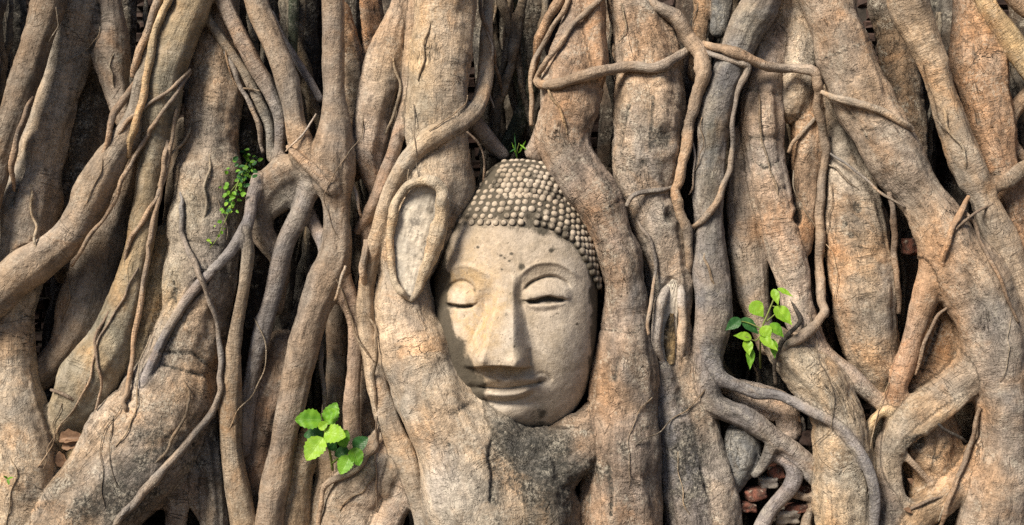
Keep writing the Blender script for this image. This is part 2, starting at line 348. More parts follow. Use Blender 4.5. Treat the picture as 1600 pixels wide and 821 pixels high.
# --- the branching root network left of the head
rt([(385, -90, 20), (400, 0, 20), (420, 50, 20), (440, 100, 18), (454, 150, 17), (463, 200, 17), (477, 240, 22), (495, 262, 22)], (45, 50, 48, 45), 'tan', 0.2, k=12)
rt([(338, -60, 15), (352, 5, 15), (375, 55, 13), (400, 105, 12), (420, 140, 11), (436, 178, 10), (438, 212, 9), (434, 246, 8)], (30, 35, 32, 22), 'grey', 0.2, k=6)
rt([(310, 0, 8), (328, 35, 8), (360, 82, 8), (386, 122, 8), (408, 165, 8), (421, 198, 8), (424, 245, 8)], (30, 26, 20, 12), 'grey', 0.2, k=5)
rt([(530, 20, 18), (546, 80, 20), (552, 140, 20), (548, 200, 22), (552, 270, 16)], -22, 'brown', 0.5)
rt([(580, -90, 18), (580, 0, 18), (583, 60, 18), (578, 130, 15), (560, 200, 14)], -34, 'orange', 0.5)
rt([(640, -90, 14), (628, 0, 16), (613, 50, 23), (601, 100, 31), (591, 150, 34), (581, 200, 32), (576, 240, 27), (582, 275, 18), (590, 310, 9)], (15, 18, 20, 12), 'sand', 0.35, label='spindle shaped root swelling then pinched off beside the forked root')
rt([(521, -90, 17), (521, 0, 17), (521, 100, 17), (522, 150, 19), (523, 200, 27), (520, 240, 36), (521, 275, 33), (525, 310, 24), (527, 350, 22), (526, 400, 26), (508, 440, 28), (490, 490, 26), (475, 540, 25), (464, 590, 24), (453, 640, 23), (441, 700, 22), (429, 760, 22), (420, 821, 21), (410, 930, 24)],
   (48, 48, 48, 45, 45, 45, 45), 'tan', 0.2, label='straight forked root leaning left beside the seedling')
rt([(522, 415, 18), (538, 455, 17), (551, 490, 15), (555, 525, 12), (551, 600, 12), (549, 660, 13), (552, 720, 14), (545, 820, 14)], (42, 38, 32, 25), 'tan', 0.2, k=12)
rt([(478, 318, 9), (488, 345, 10), (503, 375, 12), (518, 405, 15)], (15, 25, 38), 'grey', 0.2, k=12)
rt([(498, 260, 28), (468, 264, 26), (440, 275, 28), (416, 298, 26), (404, 330, 23), (410, 365, 18), (428, 390, 16), (440, 420, 14), (430, 480, 14)], (28, 28, 26, 20, 8, -5), 'tan', 0.25, k=16, label='arched root bending like an elbow round a dark hole')
rt([(450, 305, 22), (435, 318, 18), (420, 330, 14)], (22, 18), 'grey', 0.25, k=14)
rt([(495, 268, 22), (478, 310, 17), (463, 345, 16), (447, 380, 15), (435, 420, 15), (424, 470, 15), (408, 525, 15), (396, 575, 13), (385, 640, 14), (378, 700, 14)], (38, 36, 32, 25, 15), 'grey', 0.2, k=10)
rt([(450, 230, 5), (474, 254, 8), (497, 275, 9), (518, 295, 10)], (70, 76, 70), 'tan', 0.2, k=8)
rt([(404, 280, 12), (394, 310, 11), (388, 345, 10), (368, 382, 9), (345, 410, 9), (318, 437, 8), (290, 470, 8), (260, 520, 8), (240, 565, 8), (222, 603, 7)], (42, 55, 66, 70, 74, 78, 82, 80), 'grey', 0.15, k=6, label='slim grey root reaching left across the orange buttress')
rt([(384, 360, 9), (387, 400, 10), (381, 450, 10), (372, 500, 11), (364, 560, 15), (360, 640, 18), (361, 700, 18), (369, 760, 19), (382, 830, 21), (388, 930, 22)], (66, 55, 45, 40, 40), 'tan', 0.15, k=6, label='tall slim brown root standing right of the mottled buttress')
rt([(458, -90, 10), (459, 0, 9), (457, 80, 8), (455, 140, 6)], -42, 'moss', 0.3)
rt([(425, 20, 4), (440, 55, 5), (462, 92, 6), (485, 128, 7), (500, 155, 7)], (-20, -12, 0), 'grey', 0.2)
rt([(526, 470, 15), (526, 560, 18), (520, 640, 18), (510, 700, 18), (500, 760, 20)], -30, 'brown', 0.2)
rt([(450, 410, 12), (446, 470, 12), (430, 530, 10), (410, 570, 9)], -40, 'dark', 0.3)
rt([(490, 420, 9), (468, 480, 9), (445, 530, 8), (415, 565, 8)], -45, 'dark', 0.3)
rt([(560, 520, 12), (569, 600, 13), (574, 660, 13), (578, 720, 12)], -5, 'brown', 0.3)
# --- below the seedling
rt([(486, 672, 18), (472, 712, 23), (463, 765, 24), (458, 830, 25), (452, 930, 28)], 18, 'tan', 0.3, k=8)
rt([(500, 700, 18), (515, 735, 22), (512, 780, 26), (508, 850, 30)], 0, 'brown', 0.35, k=8)
rt([(612, 690, 32), (580, 740, 46), (556, 790, 50), (540, 850, 56), (530, 930, 60)], 12, 'sand', 0.35, k=6, label='pale lump of root bark below the leafy seedling')
rt([(655, 735, 20), (628, 775, 27), (600, 825, 30), (575, 930, 34)], 30, 'sand', 0.3, k=6)
# --- the trunk left of the head, flowing under the chin
rt([(850, 716, 32), (884, 698, 30), (908, 676, 26), (926, 646, 18)], (56, 58, 52, 46), 'tan', 0.7, k=18)
T_MAIN = rt([(703, -90, 48), (698, 0, 48), (694, 50, 49), (688, 100, 48), (684, 150, 49), (682, 200, 51), (685, 250, 55), (672, 300, 62), (652, 350, 58), (638, 400, 50), (632, 440, 46), (634, 480, 48), (642, 520, 53), (658, 565, 60), (678, 612, 64), (705, 665, 64), (735, 730, 74), (750, 800, 88), (755, 930, 100)],
   (38, 38, 38, 36, 36, 40, 46, 55, 60, 60), 'sand', 0.3, label='thick pale trunk left of the stone head with a pruning wound')
rt([(725, 640, 30), (760, 675, 44), (800, 712, 52), (850, 726, 50), (888, 712, 42), (920, 690, 30)], (62, 69, 71, 67, 60), 'grey', 0.85, k=34, q=0.8, label='dark mouldy fused bark directly below the chin')
rt([(800, 740, 72), (815, 800, 95), (820, 930, 105)], (46, 44), 'grey', 0.85, k=26, q=0.8)
rt([(762, -60, 9), (763, 0, 9), (760, 60, 10), (758, 120, 12), (747, 165, 14), (722, 190, 16), (690, 206, 18), (655, 230, 17), (628, 264, 15), (606, 310, 13), (593, 360, 13), (582, 400, 13), (572, 450, 13), (573, 510, 14), (582, 565, 15), (594, 620, 18), (614, 675, 19), (634, 720, 18), (650, 770, 15), (660, 821, 12), (664, 930, 12)],
   (-10, -5, 10, 54, 80, 86, 74, 62, 50, 46, 46, 50, 52, 52), 'sand', 0.15, k=5, label='long root wrapping over the pale trunk and down its left side')
rt([(628, 700, 15), (614, 738, 12), (606, 752, 10), (604, 770, 8)], 50, 'tan', 0.2, k=8)
rt([(618, 742, 8), (632, 758, 8), (646, 785, 7), (656, 810, 7)], (48, 46), 'tan', 0.2, k=8)
rt([(648, -60, 8), (645, 0, 8), (640, 75, 8), (634, 125, 9), (628, 175, 9), (620, 220, 11), (605, 268, 12), (590, 308, 11), (572, 340, 10), (558, 362, 6)], (25, 28, 36, 40, 34, 20), 'tan', 0.2, k=4)
rt([(590, 300, 9), (580, 335, 10), (574, 372, 10), (571, 420, 8), (560, 470, 10)], (10, 18, 15), 'brown', 0.25, k=6)
rt([(732, 180, 12), (748, 200, 15), (766, 222, 14), (786, 242, 10)], (20, 5, -10), 'grey', 0.2, k=8)
rt([(838, 120, 12), (820, 170, 14), (800, 215, 14), (785, 245, 12)], (-80, -85, -90), 'moss', 0.4)
rt([(800, -60, 16), (802, 40, 15), (812, 110, 14), (826, 180, 12)], (-95, -90, -90), 'moss', 0.4)
# --- the trunk right of the head
rt([(925, -90, 18), (927, 0, 19), (928, 50, 20), (930, 88, 22), (925, 120, 22)], (20, 22, 26), 'orange', 0.4, k=14)
rt([(905, -60, 16), (898, 20, 18), (893, 80, 32), (893, 140, 44), (882, 195, 44), (886, 238, 40), (912, 283, 39), (937, 325, 38), (955, 370, 36), (969, 410, 36), (978, 460, 35), (978, 510, 38), (977, 560, 47), (975, 610, 55), (973, 660, 58), (973, 720, 60), (972, 770, 63), (970, 830, 68), (968, 930, 75)],
   (5, 15, 28, 38, 42, 42, 42, 45, 45, 45), 'tan', 0.5, k=10, label='stout root hugging the right cheek of the stone head')
rt([(890, 175, 36), (862, 212, 27), (838, 238, 15)], (32, 28, 18), 'tan', 0.45, k=16)
rt([(985, -90, 42), (992, 0, 43), (1002, 50, 47), (1014, 100, 55), (1016, 150, 58), (1016, 200, 56), (1012, 250, 52), (1014, 300, 47), (1027, 350, 43), (1038, 400, 38), (1044, 450, 36), (1046, 510, 36), (1056, 570, 34), (1072, 620, 34), (1086, 670, 38), (1098, 730, 42), (1112, 800, 46), (1130, 930, 55)],
   (-5, -2, 2, 4, 4, 2, 2, 5, 5), 'pink', 0.55, k=5, label='wide cracked trunk with dark knots behind the looping aerial root')
rt([(1030, 575, 22), (1046, 635, 28), (1060, 700, 33), (1070, 760, 37), (1078, 821, 42), (1085, 930, 50)], (20, 20, 22), 'blue', 0.7, k=8)
rt([(1098, -90, 15), (1098, 0, 15), (1092, 50, 14), (1085, 115, 12)], -18, 'orange', 0.5)
rt([(1128, -90, 17), (1128, 0, 17), (1124, 46, 14)], -8, 'blue', 0.5)
rt([(1215, -90, 30), (1190, 0, 30), (1162, 50, 28), (1142, 105, 29), (1124, 150, 28), (1117, 200, 26), (1112, 250, 25), (1108, 300, 25), (1107, 350, 25), (1107, 400, 26), (1113, 450, 28), (1112, 505, 29), (1106, 560, 26), (1104, 600, 22), (1112, 628, 19), (1134, 642, 17), (1163, 653, 17), (1193, 671, 17), (1222, 692, 15), (1251, 714, 14), (1275, 745, 12)],
   (45, 42, 30, 22, 20, 20, 24, 30, 30, 25), 'blue', 0.3, k=5, label='bluish grey root dropping from the top then forking right over broken bricks')
rt([(1110, 565, 18), (1124, 590, 14), (1155, 604, 11), (1184, 615, 10), (1216, 618, 9), (1249, 633, 9), (1274, 647, 9), (1310, 667, 9), (1340, 702, 9), (1360, 742, 9), (1368, 785, 9), (1364, 830, 9), (1362, 930, 9)],
   (30, 32, 38, 50, 72, 84, 84, 72, 60), 'grey', 0.2, k=5, label='snaking slim root arching from the grey root over the stout right one')
rt([(1205, 700, 11), (1199, 716, 10), (1190, 730, 8), (1180, 742, 6)], (28, 24), 'grey', 0.25, k=8)
rt([(1214, 716, 10), (1232, 722, 12), (1242, 740, 13), (1236, 762, 13), (1216, 784, 12), (1198, 808, 12), (1180, 850, 14)], (20, 22, 20, 16), 'grey', 0.25, k=7)
rt([(1236, 770, 8), (1262, 778, 7), (1285, 770, 7)], (10, 12), 'grey', 0.3, k=6)
rt([(1275, 770, 8), (1264, 800, 9), (1256, 840, 9)], 5, 'grey', 0.3, k=5)
rt([(1158, 680, 24), (1160, 708, 30), (1150, 742, 22), (1142, 770, 12)], (2, 4, 0), 'blue', 0.35, k=4, label='oval scarred root knob under the grey fork')
rt([(1128, 600, 12), (1160, 612, 18), (1195, 628, 24), (1225, 640, 22), (1235, 675, 18)], -18, 'pale', 0.4, k=8)
# --- right of centre
rt([(1225, -60, 44), (1232, 0, 42), (1238, 50, 38), (1240, 110, 38), (1232, 160, 34)], (-8, -8, -12), 'pale', 0.45, label='pale triangular bark behind the horizontal aerial root')
rt([(1212, 60, 22), (1194, 115, 28), (1188, 160, 32), (1190, 210, 35), (1196, 260, 33), (1204, 310, 30), (1212, 350, 27), (1225, 395, 29), (1236, 430, 29), (1243, 470, 26), (1258, 512, 23), (1278, 545, 20), (1304, 572, 18), (1332, 592, 17), (1360, 616, 15), (1385, 638, 12)],
   (5, 8, 10, 10, 14, 18, 30, 34, 30), 'pink', 0.4, k=5, label='banded pinkish root that bends right above the stout lower root')
rt([(1262, 160, 24), (1262, 210, 28), (1260, 255, 26), (1258, 305, 22), (1256, 345, 20), (1245, 385, 24)], (-12, -8, -4, 4), 'orange', 0.45, k=8)
rt([(1160, 215, 20), (1158, 265, 23), (1160, 320, 26), (1165, 370, 26), (1171, 415, 26), (1176, 460, 25), (1188, 505, 20), (1200, 540, 16)], -12, 'pink', 0.3)
rt([(1285, 150, 20), (1300, 200, 26), (1313, 250, 33), (1330, 300, 43), (1338, 350, 50), (1341, 400, 54), (1346, 440, 54), (1352, 490, 50), (1360, 540, 42), (1372, 590, 24), (1378, 615, 12)], (-18, -12, -5, -2, -2), 'sand', 0.4, label='bulging sandy root that tapers to a point above the small arch')
rt([(1212, 530, 22), (1228, 548, 29), (1256, 577, 36), (1284, 605, 41), (1302, 635, 43), (1313, 670, 42), (1314, 715, 43), (1314, 765, 43), (1318, 821, 44), (1322, 930, 48)], (35, 42, 44, 44, 42), 'sand', 0.5, k=5, label='stout speckled root bending straight down right of the broken bricks')
rt([(1385, -90, 30), (1388, 0, 30), (1400, 60, 32), (1408, 120, 29), (1414, 180, 27), (1420, 250, 24), (1425, 330, 20)], -60, 'brown', 0.8, lump=2)
# --- the big diagonal and its forks
rt([(1262, -90, 42), (1292, 0, 42), (1308, 50, 40), (1327, 100, 43), (1347, 150, 46), (1371, 200, 47), (1399, 250, 45), (1433, 300, 42), (1462, 345, 42), (1488, 395, 48), (1518, 440, 56), (1540, 490, 58), (1555, 545, 54), (1564, 600, 48), (1568, 650, 46), (1566, 710, 46), (1556, 765, 48), (1546, 830, 52), (1538, 930, 60)],
   (50, 50, 50, 50, 52, 55, 55, 52, 50, 48, 45), 'tan', 0.35, k=6, label='massive diagonal root crossing the right side from top to bottom')
rt([(1476, 360, 20), (1464, 405, 24), (1448, 455, 21), (1431, 510, 18), (1418, 560, 18), (1404, 600, 16), (1397, 640, 13), (1390, 670, 10)], (58, 55, 48, 40, 32), 'orange', 0.25, k=14, label='orange fork dropping from the massive diagonal root')
rt([(1505, 420, 30), (1490, 470, 30), (1474, 515, 30), (1458, 570, 32), (1440, 620, 36), (1452, 690, 50), (1448, 745, 36), (1440, 800, 22)], (-5, 0, 2, 5, 5), 'orange', 0.55, k=5)
rt([(1548, 520, 40), (1516, 580, 34), (1478, 614, 30), (1440, 640, 29), (1410, 668, 25), (1396, 700, 20), (1392, 735, 17), (1400, 775, 16), (1418, 800, 14)], (48, 48, 46, 44, 42), 'olive', 0.3, k=14, label='grey olive arch enclosing a bulge of orange bark')
rt([(1528, 600, 7), (1500, 628, 9), (1470, 650, 11), (1436, 676, 10), (1404, 702, 9)], (62, 72, 70, 58), 'tan', 0.25, k=7)
rt([(1404, 705, 6), (1430, 728, 6), (1454, 756, 6)], (52, 55, 45), 'tan', 0.2, k=6)
rt([(1395, 640, 8), (1372, 648, 8), (1358, 672, 8), (1356, 708, 8), (1362, 740, 7)], (44, 46, 40), 'yellow', 0.2, k=6)
rt([(1380, 690, 14), (1384, 740, 18), (1390, 795, 22), (1385, 930, 28)], 38, 'tan', 0.4, k=8)
rt([(1535, 705, 24), (1505, 745, 22), (1465, 785, 26), (1425, 815, 28), (1400, 870, 30)], (40, 42, 42), 'orange', 0.35, k=12)
rt([(1425, -90, 34), (1417, 0, 32), (1436, 50, 27), (1457, 100, 24), (1473, 150, 23), (1489, 200, 25), (1508, 250, 27), (1532, 300, 24), (1552, 350, 24), (1571, 400, 25), (1592, 450, 27), (1618, 520, 30), (1640, 600, 34)],
   (62, 66, 66, 64, 60, 55), 'tan', 0.25, k=6, label='slimmer diagonal root running beside the massive one on the right')
rt([(1538, 305, 16), (1550, 290, 14), (1572, 284, 13), (1600, 262, 11), (1650, 235, 11)], (60, 58, 50), 'tan', 0.25, k=12)
rt([(1510, -90, 22), (1515, 0, 22), (1527, 50, 38), (1532, 100, 43), (1540, 150, 37), (1550, 200, 33), (1560, 250, 30), (1577, 300, 28), (1588, 350, 27), (1602, 410, 30)], (8, 12, 14, 14), 'orange', 0.45, label='orange knotted trunk behind the two diagonal roots at the right')
rt([(1525, -40, 12), (1538, 0, 13), (1556, 28, 16), (1580, 62, 18), (1606, 104, 19), (1640, 150, 20)], (42, 46, 48), 'yellow', 0.25, k=5)
rt([(1560, -30, 12), (1600, 14, 13), (1650, 40, 14)], 55, 'tan', 0.25)
rt([(1610, 145, 14), (1582, 178, 12), (1578, 215, 10), (1598, 248, 9), (1620, 262, 9)], (5, 10, 5), 'tan', 0.3, k=5)
rt([(1600, 560, 16), (1596, 620, 20), (1592, 680, 18), (1585, 740, 14)], 20, 'grey', 0.5, k=8)
rt([(1610, 640, 20), (1612, 760, 26), (1610, 930, 30)], -20, 'brown', 0.6)
# --- a little beyond the frame
for x, r, d in ((-70, 46, 10), (-130, 50, -10), (-190, 60, 0), (1665, 44, 10), (1725, 48, -10), (1790, 60, 0)):
    rt([(x, -90, r), (x + 12, 150, r), (x - 8, 400, r * 1.05), (x, 650, r * 1.15), (x, 930, r * 1.4)], d, 'tan', 0.35)

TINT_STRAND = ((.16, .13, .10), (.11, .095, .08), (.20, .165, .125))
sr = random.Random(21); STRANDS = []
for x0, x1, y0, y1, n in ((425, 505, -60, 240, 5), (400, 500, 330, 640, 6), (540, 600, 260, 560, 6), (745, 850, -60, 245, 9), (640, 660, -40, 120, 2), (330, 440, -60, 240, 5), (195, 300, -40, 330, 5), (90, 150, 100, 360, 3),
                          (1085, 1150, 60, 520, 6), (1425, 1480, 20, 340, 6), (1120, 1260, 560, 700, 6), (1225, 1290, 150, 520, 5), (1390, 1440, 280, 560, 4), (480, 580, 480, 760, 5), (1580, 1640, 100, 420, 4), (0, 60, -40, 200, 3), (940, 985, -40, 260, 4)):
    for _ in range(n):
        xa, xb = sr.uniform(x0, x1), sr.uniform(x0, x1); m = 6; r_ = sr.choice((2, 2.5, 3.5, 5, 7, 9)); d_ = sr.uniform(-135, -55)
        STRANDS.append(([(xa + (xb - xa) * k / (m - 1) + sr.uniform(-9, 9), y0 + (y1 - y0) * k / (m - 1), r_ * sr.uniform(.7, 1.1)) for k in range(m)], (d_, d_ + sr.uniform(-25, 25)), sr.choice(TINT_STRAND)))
# ------------------------------------------------------------------ signed distance volume of all roots
VS = 0.006
lo = np.array([-2.02, -0.36, -0.04]); hi = np.array([2.02, 0.44, 1.98])
dim = np.ceil((hi - lo) / VS).astype(int)
Dv = np.full(dim, 1.0, np.float32); Best = np.full(dim, 1.0, np.float32); Lb = np.full(dim, -1, np.int16)
SAMP = []
for ri, r in enumerate(ROOTS):
    ctl = np.array([[*W(x, y, d), KR(rad, d)] for (x, y, rad), d in zip(r['p'], r['d'])])
    L = np.linalg.norm(np.diff(ctl[:, :3], axis=0), axis=1).sum()
    sm = catmull(ctl, max(4, int(L / 0.024)) + 1); SAMP.append(catmull(ctl, max(8, int(L / 0.006)) + 1))
    # gentle wobble of the radius along the length
    tt = np.arange(len(sm)) * 0.024
    sm[:, 3] *= 0.965 * (1 + 0.06 * r['lump'] * np.sin(tt * 21 + ri * 1.7) * np.sin(tt * 7.3 + ri))
    sm[:, 3] = np.maximum(sm[:, 3], 0.004)
    k = max(r['k'] * S, 1e-4); pad = k + 3 * VS
    a0 = np.floor(((sm[:, :3] - sm[:, 3:4]).min(0) - pad - lo) / VS).astype(int); a1 = np.ceil(((sm[:, :3] + sm[:, 3:4]).max(0) + pad - lo) / VS).astype(int)
    a0 = np.clip(a0, 0, dim); a1 = np.clip(a1, 0, dim)
    if (a1 <= a0).any(): continue
    loc = np.full(a1 - a0, 1.0, np.float32)
    q = r['q']
    for i in range(len(sm) - 1):
        A, B = sm[i], sm[i + 1]; rm = max(A[3], B[3])
        s0 = np.clip(np.floor((np.minimum(A[:3], B[:3]) - rm - pad - lo) / VS).astype(int), a0, a1)
        s1 = np.clip(np.ceil((np.maximum(A[:3], B[:3]) + rm + pad - lo) / VS).astype(int), a0, a1)
        if (s1 <= s0).any(): continue
        gx, gy, gz = [(np.arange(s0[c], s1[c], dtype=np.float32) * VS + np.float32(lo[c])) for c in range(3)]
        px = (gx - A[0])[:, None, None]; py = (gy - A[1])[None, :, None]; pz = (gz - A[2])[None, None, :]
        ab = (B - A)[:3]; den = float(ab @ ab) + 1e-12
        t = np.clip((px * ab[0] + py * ab[1] + pz * ab[2]) / den, 0, 1).astype(np.float32)
        dx = px - t * ab[0]; dy = (py - t * ab[1]) / q; dz = pz - t * ab[2]
        dist = np.sqrt(dx * dx + dy * dy + dz * dz) - (A[3] + t * (B[3] - A[3]))
        sl = tuple(slice(s0[c] - a0[c], s1[c] - a0[c]) for c in range(3))
        np.minimum(loc[sl], dist, out=loc[sl])
    g = tuple(slice(a0[c], a1[c]) for c in range(3))
    b = Best[g]; m = loc < b; b[m] = loc[m]; Lb[g][m] = ri
    cur = Dv[g]; h = np.maximum(k - np.abs(cur - loc), 0) / k
    np.minimum(cur, loc, out=cur); cur -= h * h * (k / 4)

def carve(pts, d, k=4):
    """cut a rounded hollow (same control format) out of the volume"""
    ctl = np.array([[*W(x, y, dd), KR(rad, dd)] for (x, y, rad), dd in zip(pts, np.linspace(d[0], d[-1], len(pts)))])
    sm = catmull(ctl, 24); kk = k * S
    s0 = np.clip(np.floor(((sm[:, :3] - sm[:, 3:4]).min(0) - 0.03 - lo) / VS).astype(int), 0, dim); s1 = np.clip(np.ceil(((sm[:, :3] + sm[:, 3:4]).max(0) + 0.03 - lo) / VS).astype(int), 0, dim)
    G = np.stack(np.meshgrid(*[np.arange(s0[c], s1[c]) * VS + lo[c] for c in range(3)], indexing='ij'), -1).astype(np.float32)
    dist = np.full(G.shape[:3], 1.0, np.float32)
    for A in sm: np.minimum(dist, np.sqrt(((G - A[:3].astype(np.float32)) ** 2).sum(-1)) - np.float32(A[3]), out=dist)
    g = tuple(slice(s0[c], s1[c]) for c in range(3)); cur = Dv[g]; nd = -dist
    h = np.maximum(kk - np.abs(cur - nd), 0) / kk
    Dv[g] = np.maximum(cur, nd) + h * h * kk / 4
carve([(668, 306, 18), (654, 342, 28), (645, 385, 27), (640, 425, 25), (641, 452, 15)], (106, 94), 2)      # pruning wound
carve([(1048, 446, 13), (1041, 480, 21), (1041, 520, 23), (1048, 558, 15)], (44, 46), 3)                     # hollow
carve([(690, 310, 5), (700, 300, 6)], (104, 100), 6)

# ------------------------------------------------------------------ surface nets
def surface_nets(D):
    nx, ny, nz = D.shape
    neg = D < 0
    cnt = np.zeros((nx - 1, ny - 1, nz - 1), np.int8)
    corners = [(a, b, c) for a in (0, 1) for b in (0, 1) for c in (0, 1)]
    for a, b, c in corners: cnt += neg[a:nx - 1 + a, b:ny - 1 + b, c:nz - 1 + c]
    act = (cnt > 0) & (cnt < 8)
    I = np.argwhere(act); n = len(I)
    idx = np.full(act.shape, -1, np.int32); idx[act] = np.arange(n)
    val = {c: D[I[:, 0] + c[0], I[:, 1] + c[1], I[:, 2] + c[2]] for c in corners}
    P = np.zeros((n, 3)); w = np.zeros(n)
    for c in corners:
        for ax in range(3):
            if c[ax]: continue
            e = list(c); e[ax] = 1; e = tuple(e); v0, v1 = val[c], val[e]
            x = (v0 < 0) != (v1 < 0); t = np.where(x, v0 / np.where(x, v0 - v1, 1), 0)
            pt = np.tile(np.array(c, float), (n, 1)); pt[:, ax] += t
            P += pt * x[:, None]; w += x
    V = (I + P / w[:, None]) * VS + lo
    F = []
    for ax in range(3):
        o1, o2 = (ax + 1) % 3, (ax + 2) % 3
        s0 = [slice(1, None)] * 3; s1 = [slice(1, None)] * 3
        s0[ax] = slice(0, -1)
        n0 = neg[tuple(slice(1, -1) if i != ax else slice(0, -1) for i in range(3))]
        n1 = neg[tuple(slice(1, -1) if i != ax else slice(1, None) for i in range(3))]
        E = np.argwhere(n0 != n1); flip = n0[n0 != n1]
        if not len(E): continue
        base = E.copy(); base[:, o1] += 1; base[:, o2] += 1        # grid edge start
        def cell(a, b):
            q = base.copy(); q[:, o1] -= a; q[:, o2] -= b; return idx[q[:, 0], q[:, 1], q[:, 2]]
        qd = np.stack([cell(0, 0), cell(1, 0), cell(1, 1), cell(0, 1)], 1)
        qd[~flip] = qd[~flip][:, ::-1]
        F.append(qd)
    F = np.concatenate(F); F = F[(F >= 0).all(1)]
    lab = np.full(n, -1, np.int16); bd = np.full(n, 9.0, np.float32)
    for c in corners:
        l = Lb[I[:, 0] + c[0], I[:, 1] + c[1], I[:, 2] + c[2]]; bb = Best[I[:, 0] + c[0], I[:, 1] + c[1], I[:, 2] + c[2]]
        m = (bb < bd) & (l >= 0); lab[m] = l[m]; bd[m] = bb[m]
    return V, F, lab
V, F, LAB = surface_nets(Dv)
del Dv, Best, Lb
# drop what lies under the ground
def vnormals(V, F):
    a, b, c, d = (V[F[:, i]] for i in range(4)); fn = np.cross(c - a, d - b)
    N = np.zeros_like(V)
    for i in range(4):
        for x in range(3): N[:, x] += np.bincount(F[:, i], fn[:, x], len(V))
    return N / (np.linalg.norm(N, axis=1, keepdims=True) + 1e-12)
E2 = np.concatenate([F[:, [0, 1]], F[:, [1, 2]], F[:, [2, 3]], F[:, [3, 0]]])
deg = np.bincount(E2[:, 0], minlength=len(V)).astype(float) + 1e-9
def lap(A): return np.stack([np.bincount(E2[:, 0], A[E2[:, 1], i], len(A)) for i in range(A.shape[1])], 1) / deg[:, None]
V = V + 0.5 * (lap(V) - V)
# bark coordinates round and along each root
BARK = np.zeros((len(V), 3), np.float32); RAD = np.full(len(V), 0.05, np.float32)
TI = np.zeros((len(V), 4)); BS = np.ones(len(V), np.float32); KNOT = np.zeros(len(V))
for ri, r in enumerate(ROOTS):
    m = np.where(LAB == ri)[0]
    if not len(m): continue
    s = SAMP[ri]; c = s[:, :3]; T = np.gradient(c, axis=0); T /= np.linalg.norm(T, axis=1, keepdims=True) + 1e-9
    n1 = np.array([0, -1.0, 0]) - T * (T @ np.array([0, -1.0, 0]))[:, None]; n1 /= np.linalg.norm(n1, axis=1, keepdims=True) + 1e-9
    n2 = np.cross(T, n1); arc = np.concatenate([[0], np.cumsum(np.linalg.norm(np.diff(c, axis=0), axis=1))])
    for ch in np.array_split(m, max(1, len(m) // 20000)):
        near = ((V[ch][:, None, :].astype(np.float32) - c[None].astype(np.float32)) ** 2).sum(-1).argmin(1)
        off = V[ch] - c[near]; al = (off * T[near]).sum(1)
        u = np.stack([(off * n1[near]).sum(1), (off * n2[near]).sum(1)], 1)
        BARK[ch, :2] = u; BARK[ch, 2] = arc[near] + al + ri * 3.7; RAD[ch] = s[near, 3]
    jr = np.random.default_rng(ri); BS[m] = jr.uniform(0.65, 1.5); TI[m, :3] = r['tint'] * jr.uniform(.84, 1.12) * np.array([jr.uniform(.96, 1.04), 1, jr.uniform(.92, 1.08)]); TI[m, 3] = r['rough']
for ri, r in enumerate(ROOTS):
    m = np.where(LAB == ri)[0]
    if len(m) < 400: continue
    jr = np.random.default_rng(ri + 40); s_ = SAMP[ri]
    for _ in range(int(len(s_) * 0.006 / 0.16) + 1):
        c_ = V[m[jr.integers(len(m))]]; rr_ = float(np.median(RAD[m])); w_ = rr_ * jr.uniform(.3, .8); dd_ = np.linalg.norm((V[m] - c_) * np.array([1, 1, .7]), axis=1)
        KNOT[m] += jr.choice((1, 1, 1, -.8)) * rr_ * jr.uniform(.06, .17) * np.exp(-(dd_ / w_) ** 2)
for _ in range(9): TI = TI + 0.6 * (lap(TI) - TI)
# relief: lumps, flutes along the root, rings across it
N = vnormals(V, F)
amp = np.clip(RAD / 0.10, 0.12, 1.0); rg = TI[:, 3].astype(np.float32)
Bq = BARK / np.maximum(RAD, 0.01)[:, None] * 0.08; Bq[:, 2] = BARK[:, 2]
disp = 0.0125 * amp * vnoise(V, 8, 1, 2)
disp += (0.0065 + 0.016 * rg) * amp * vnoise(Bq * np.array([1, 1, 0.17]), 24, 5, 2)
ring = vnoise(Bq * np.array([0.25, 0.25, 1.0]), 36, 9, 2); disp -= 0.0050 * amp * np.maximum(ring - 0.15, 0) * (0.5 + rg)
disp += np.clip(KNOT, -.010, .014) + 0.0035 * rg * sstep(-0.02, 0.10, vnoise(V, 17, 23, 2))
disp += 0.0110 * np.maximum(rg - 0.2, 0) * np.clip(amp + 0.15, 0, 1) * vnoise(V, 34, 14, 3) + 0.0016 * vnoise(V, 60, 17, 2) * np.clip(amp * 2, 0, 1)
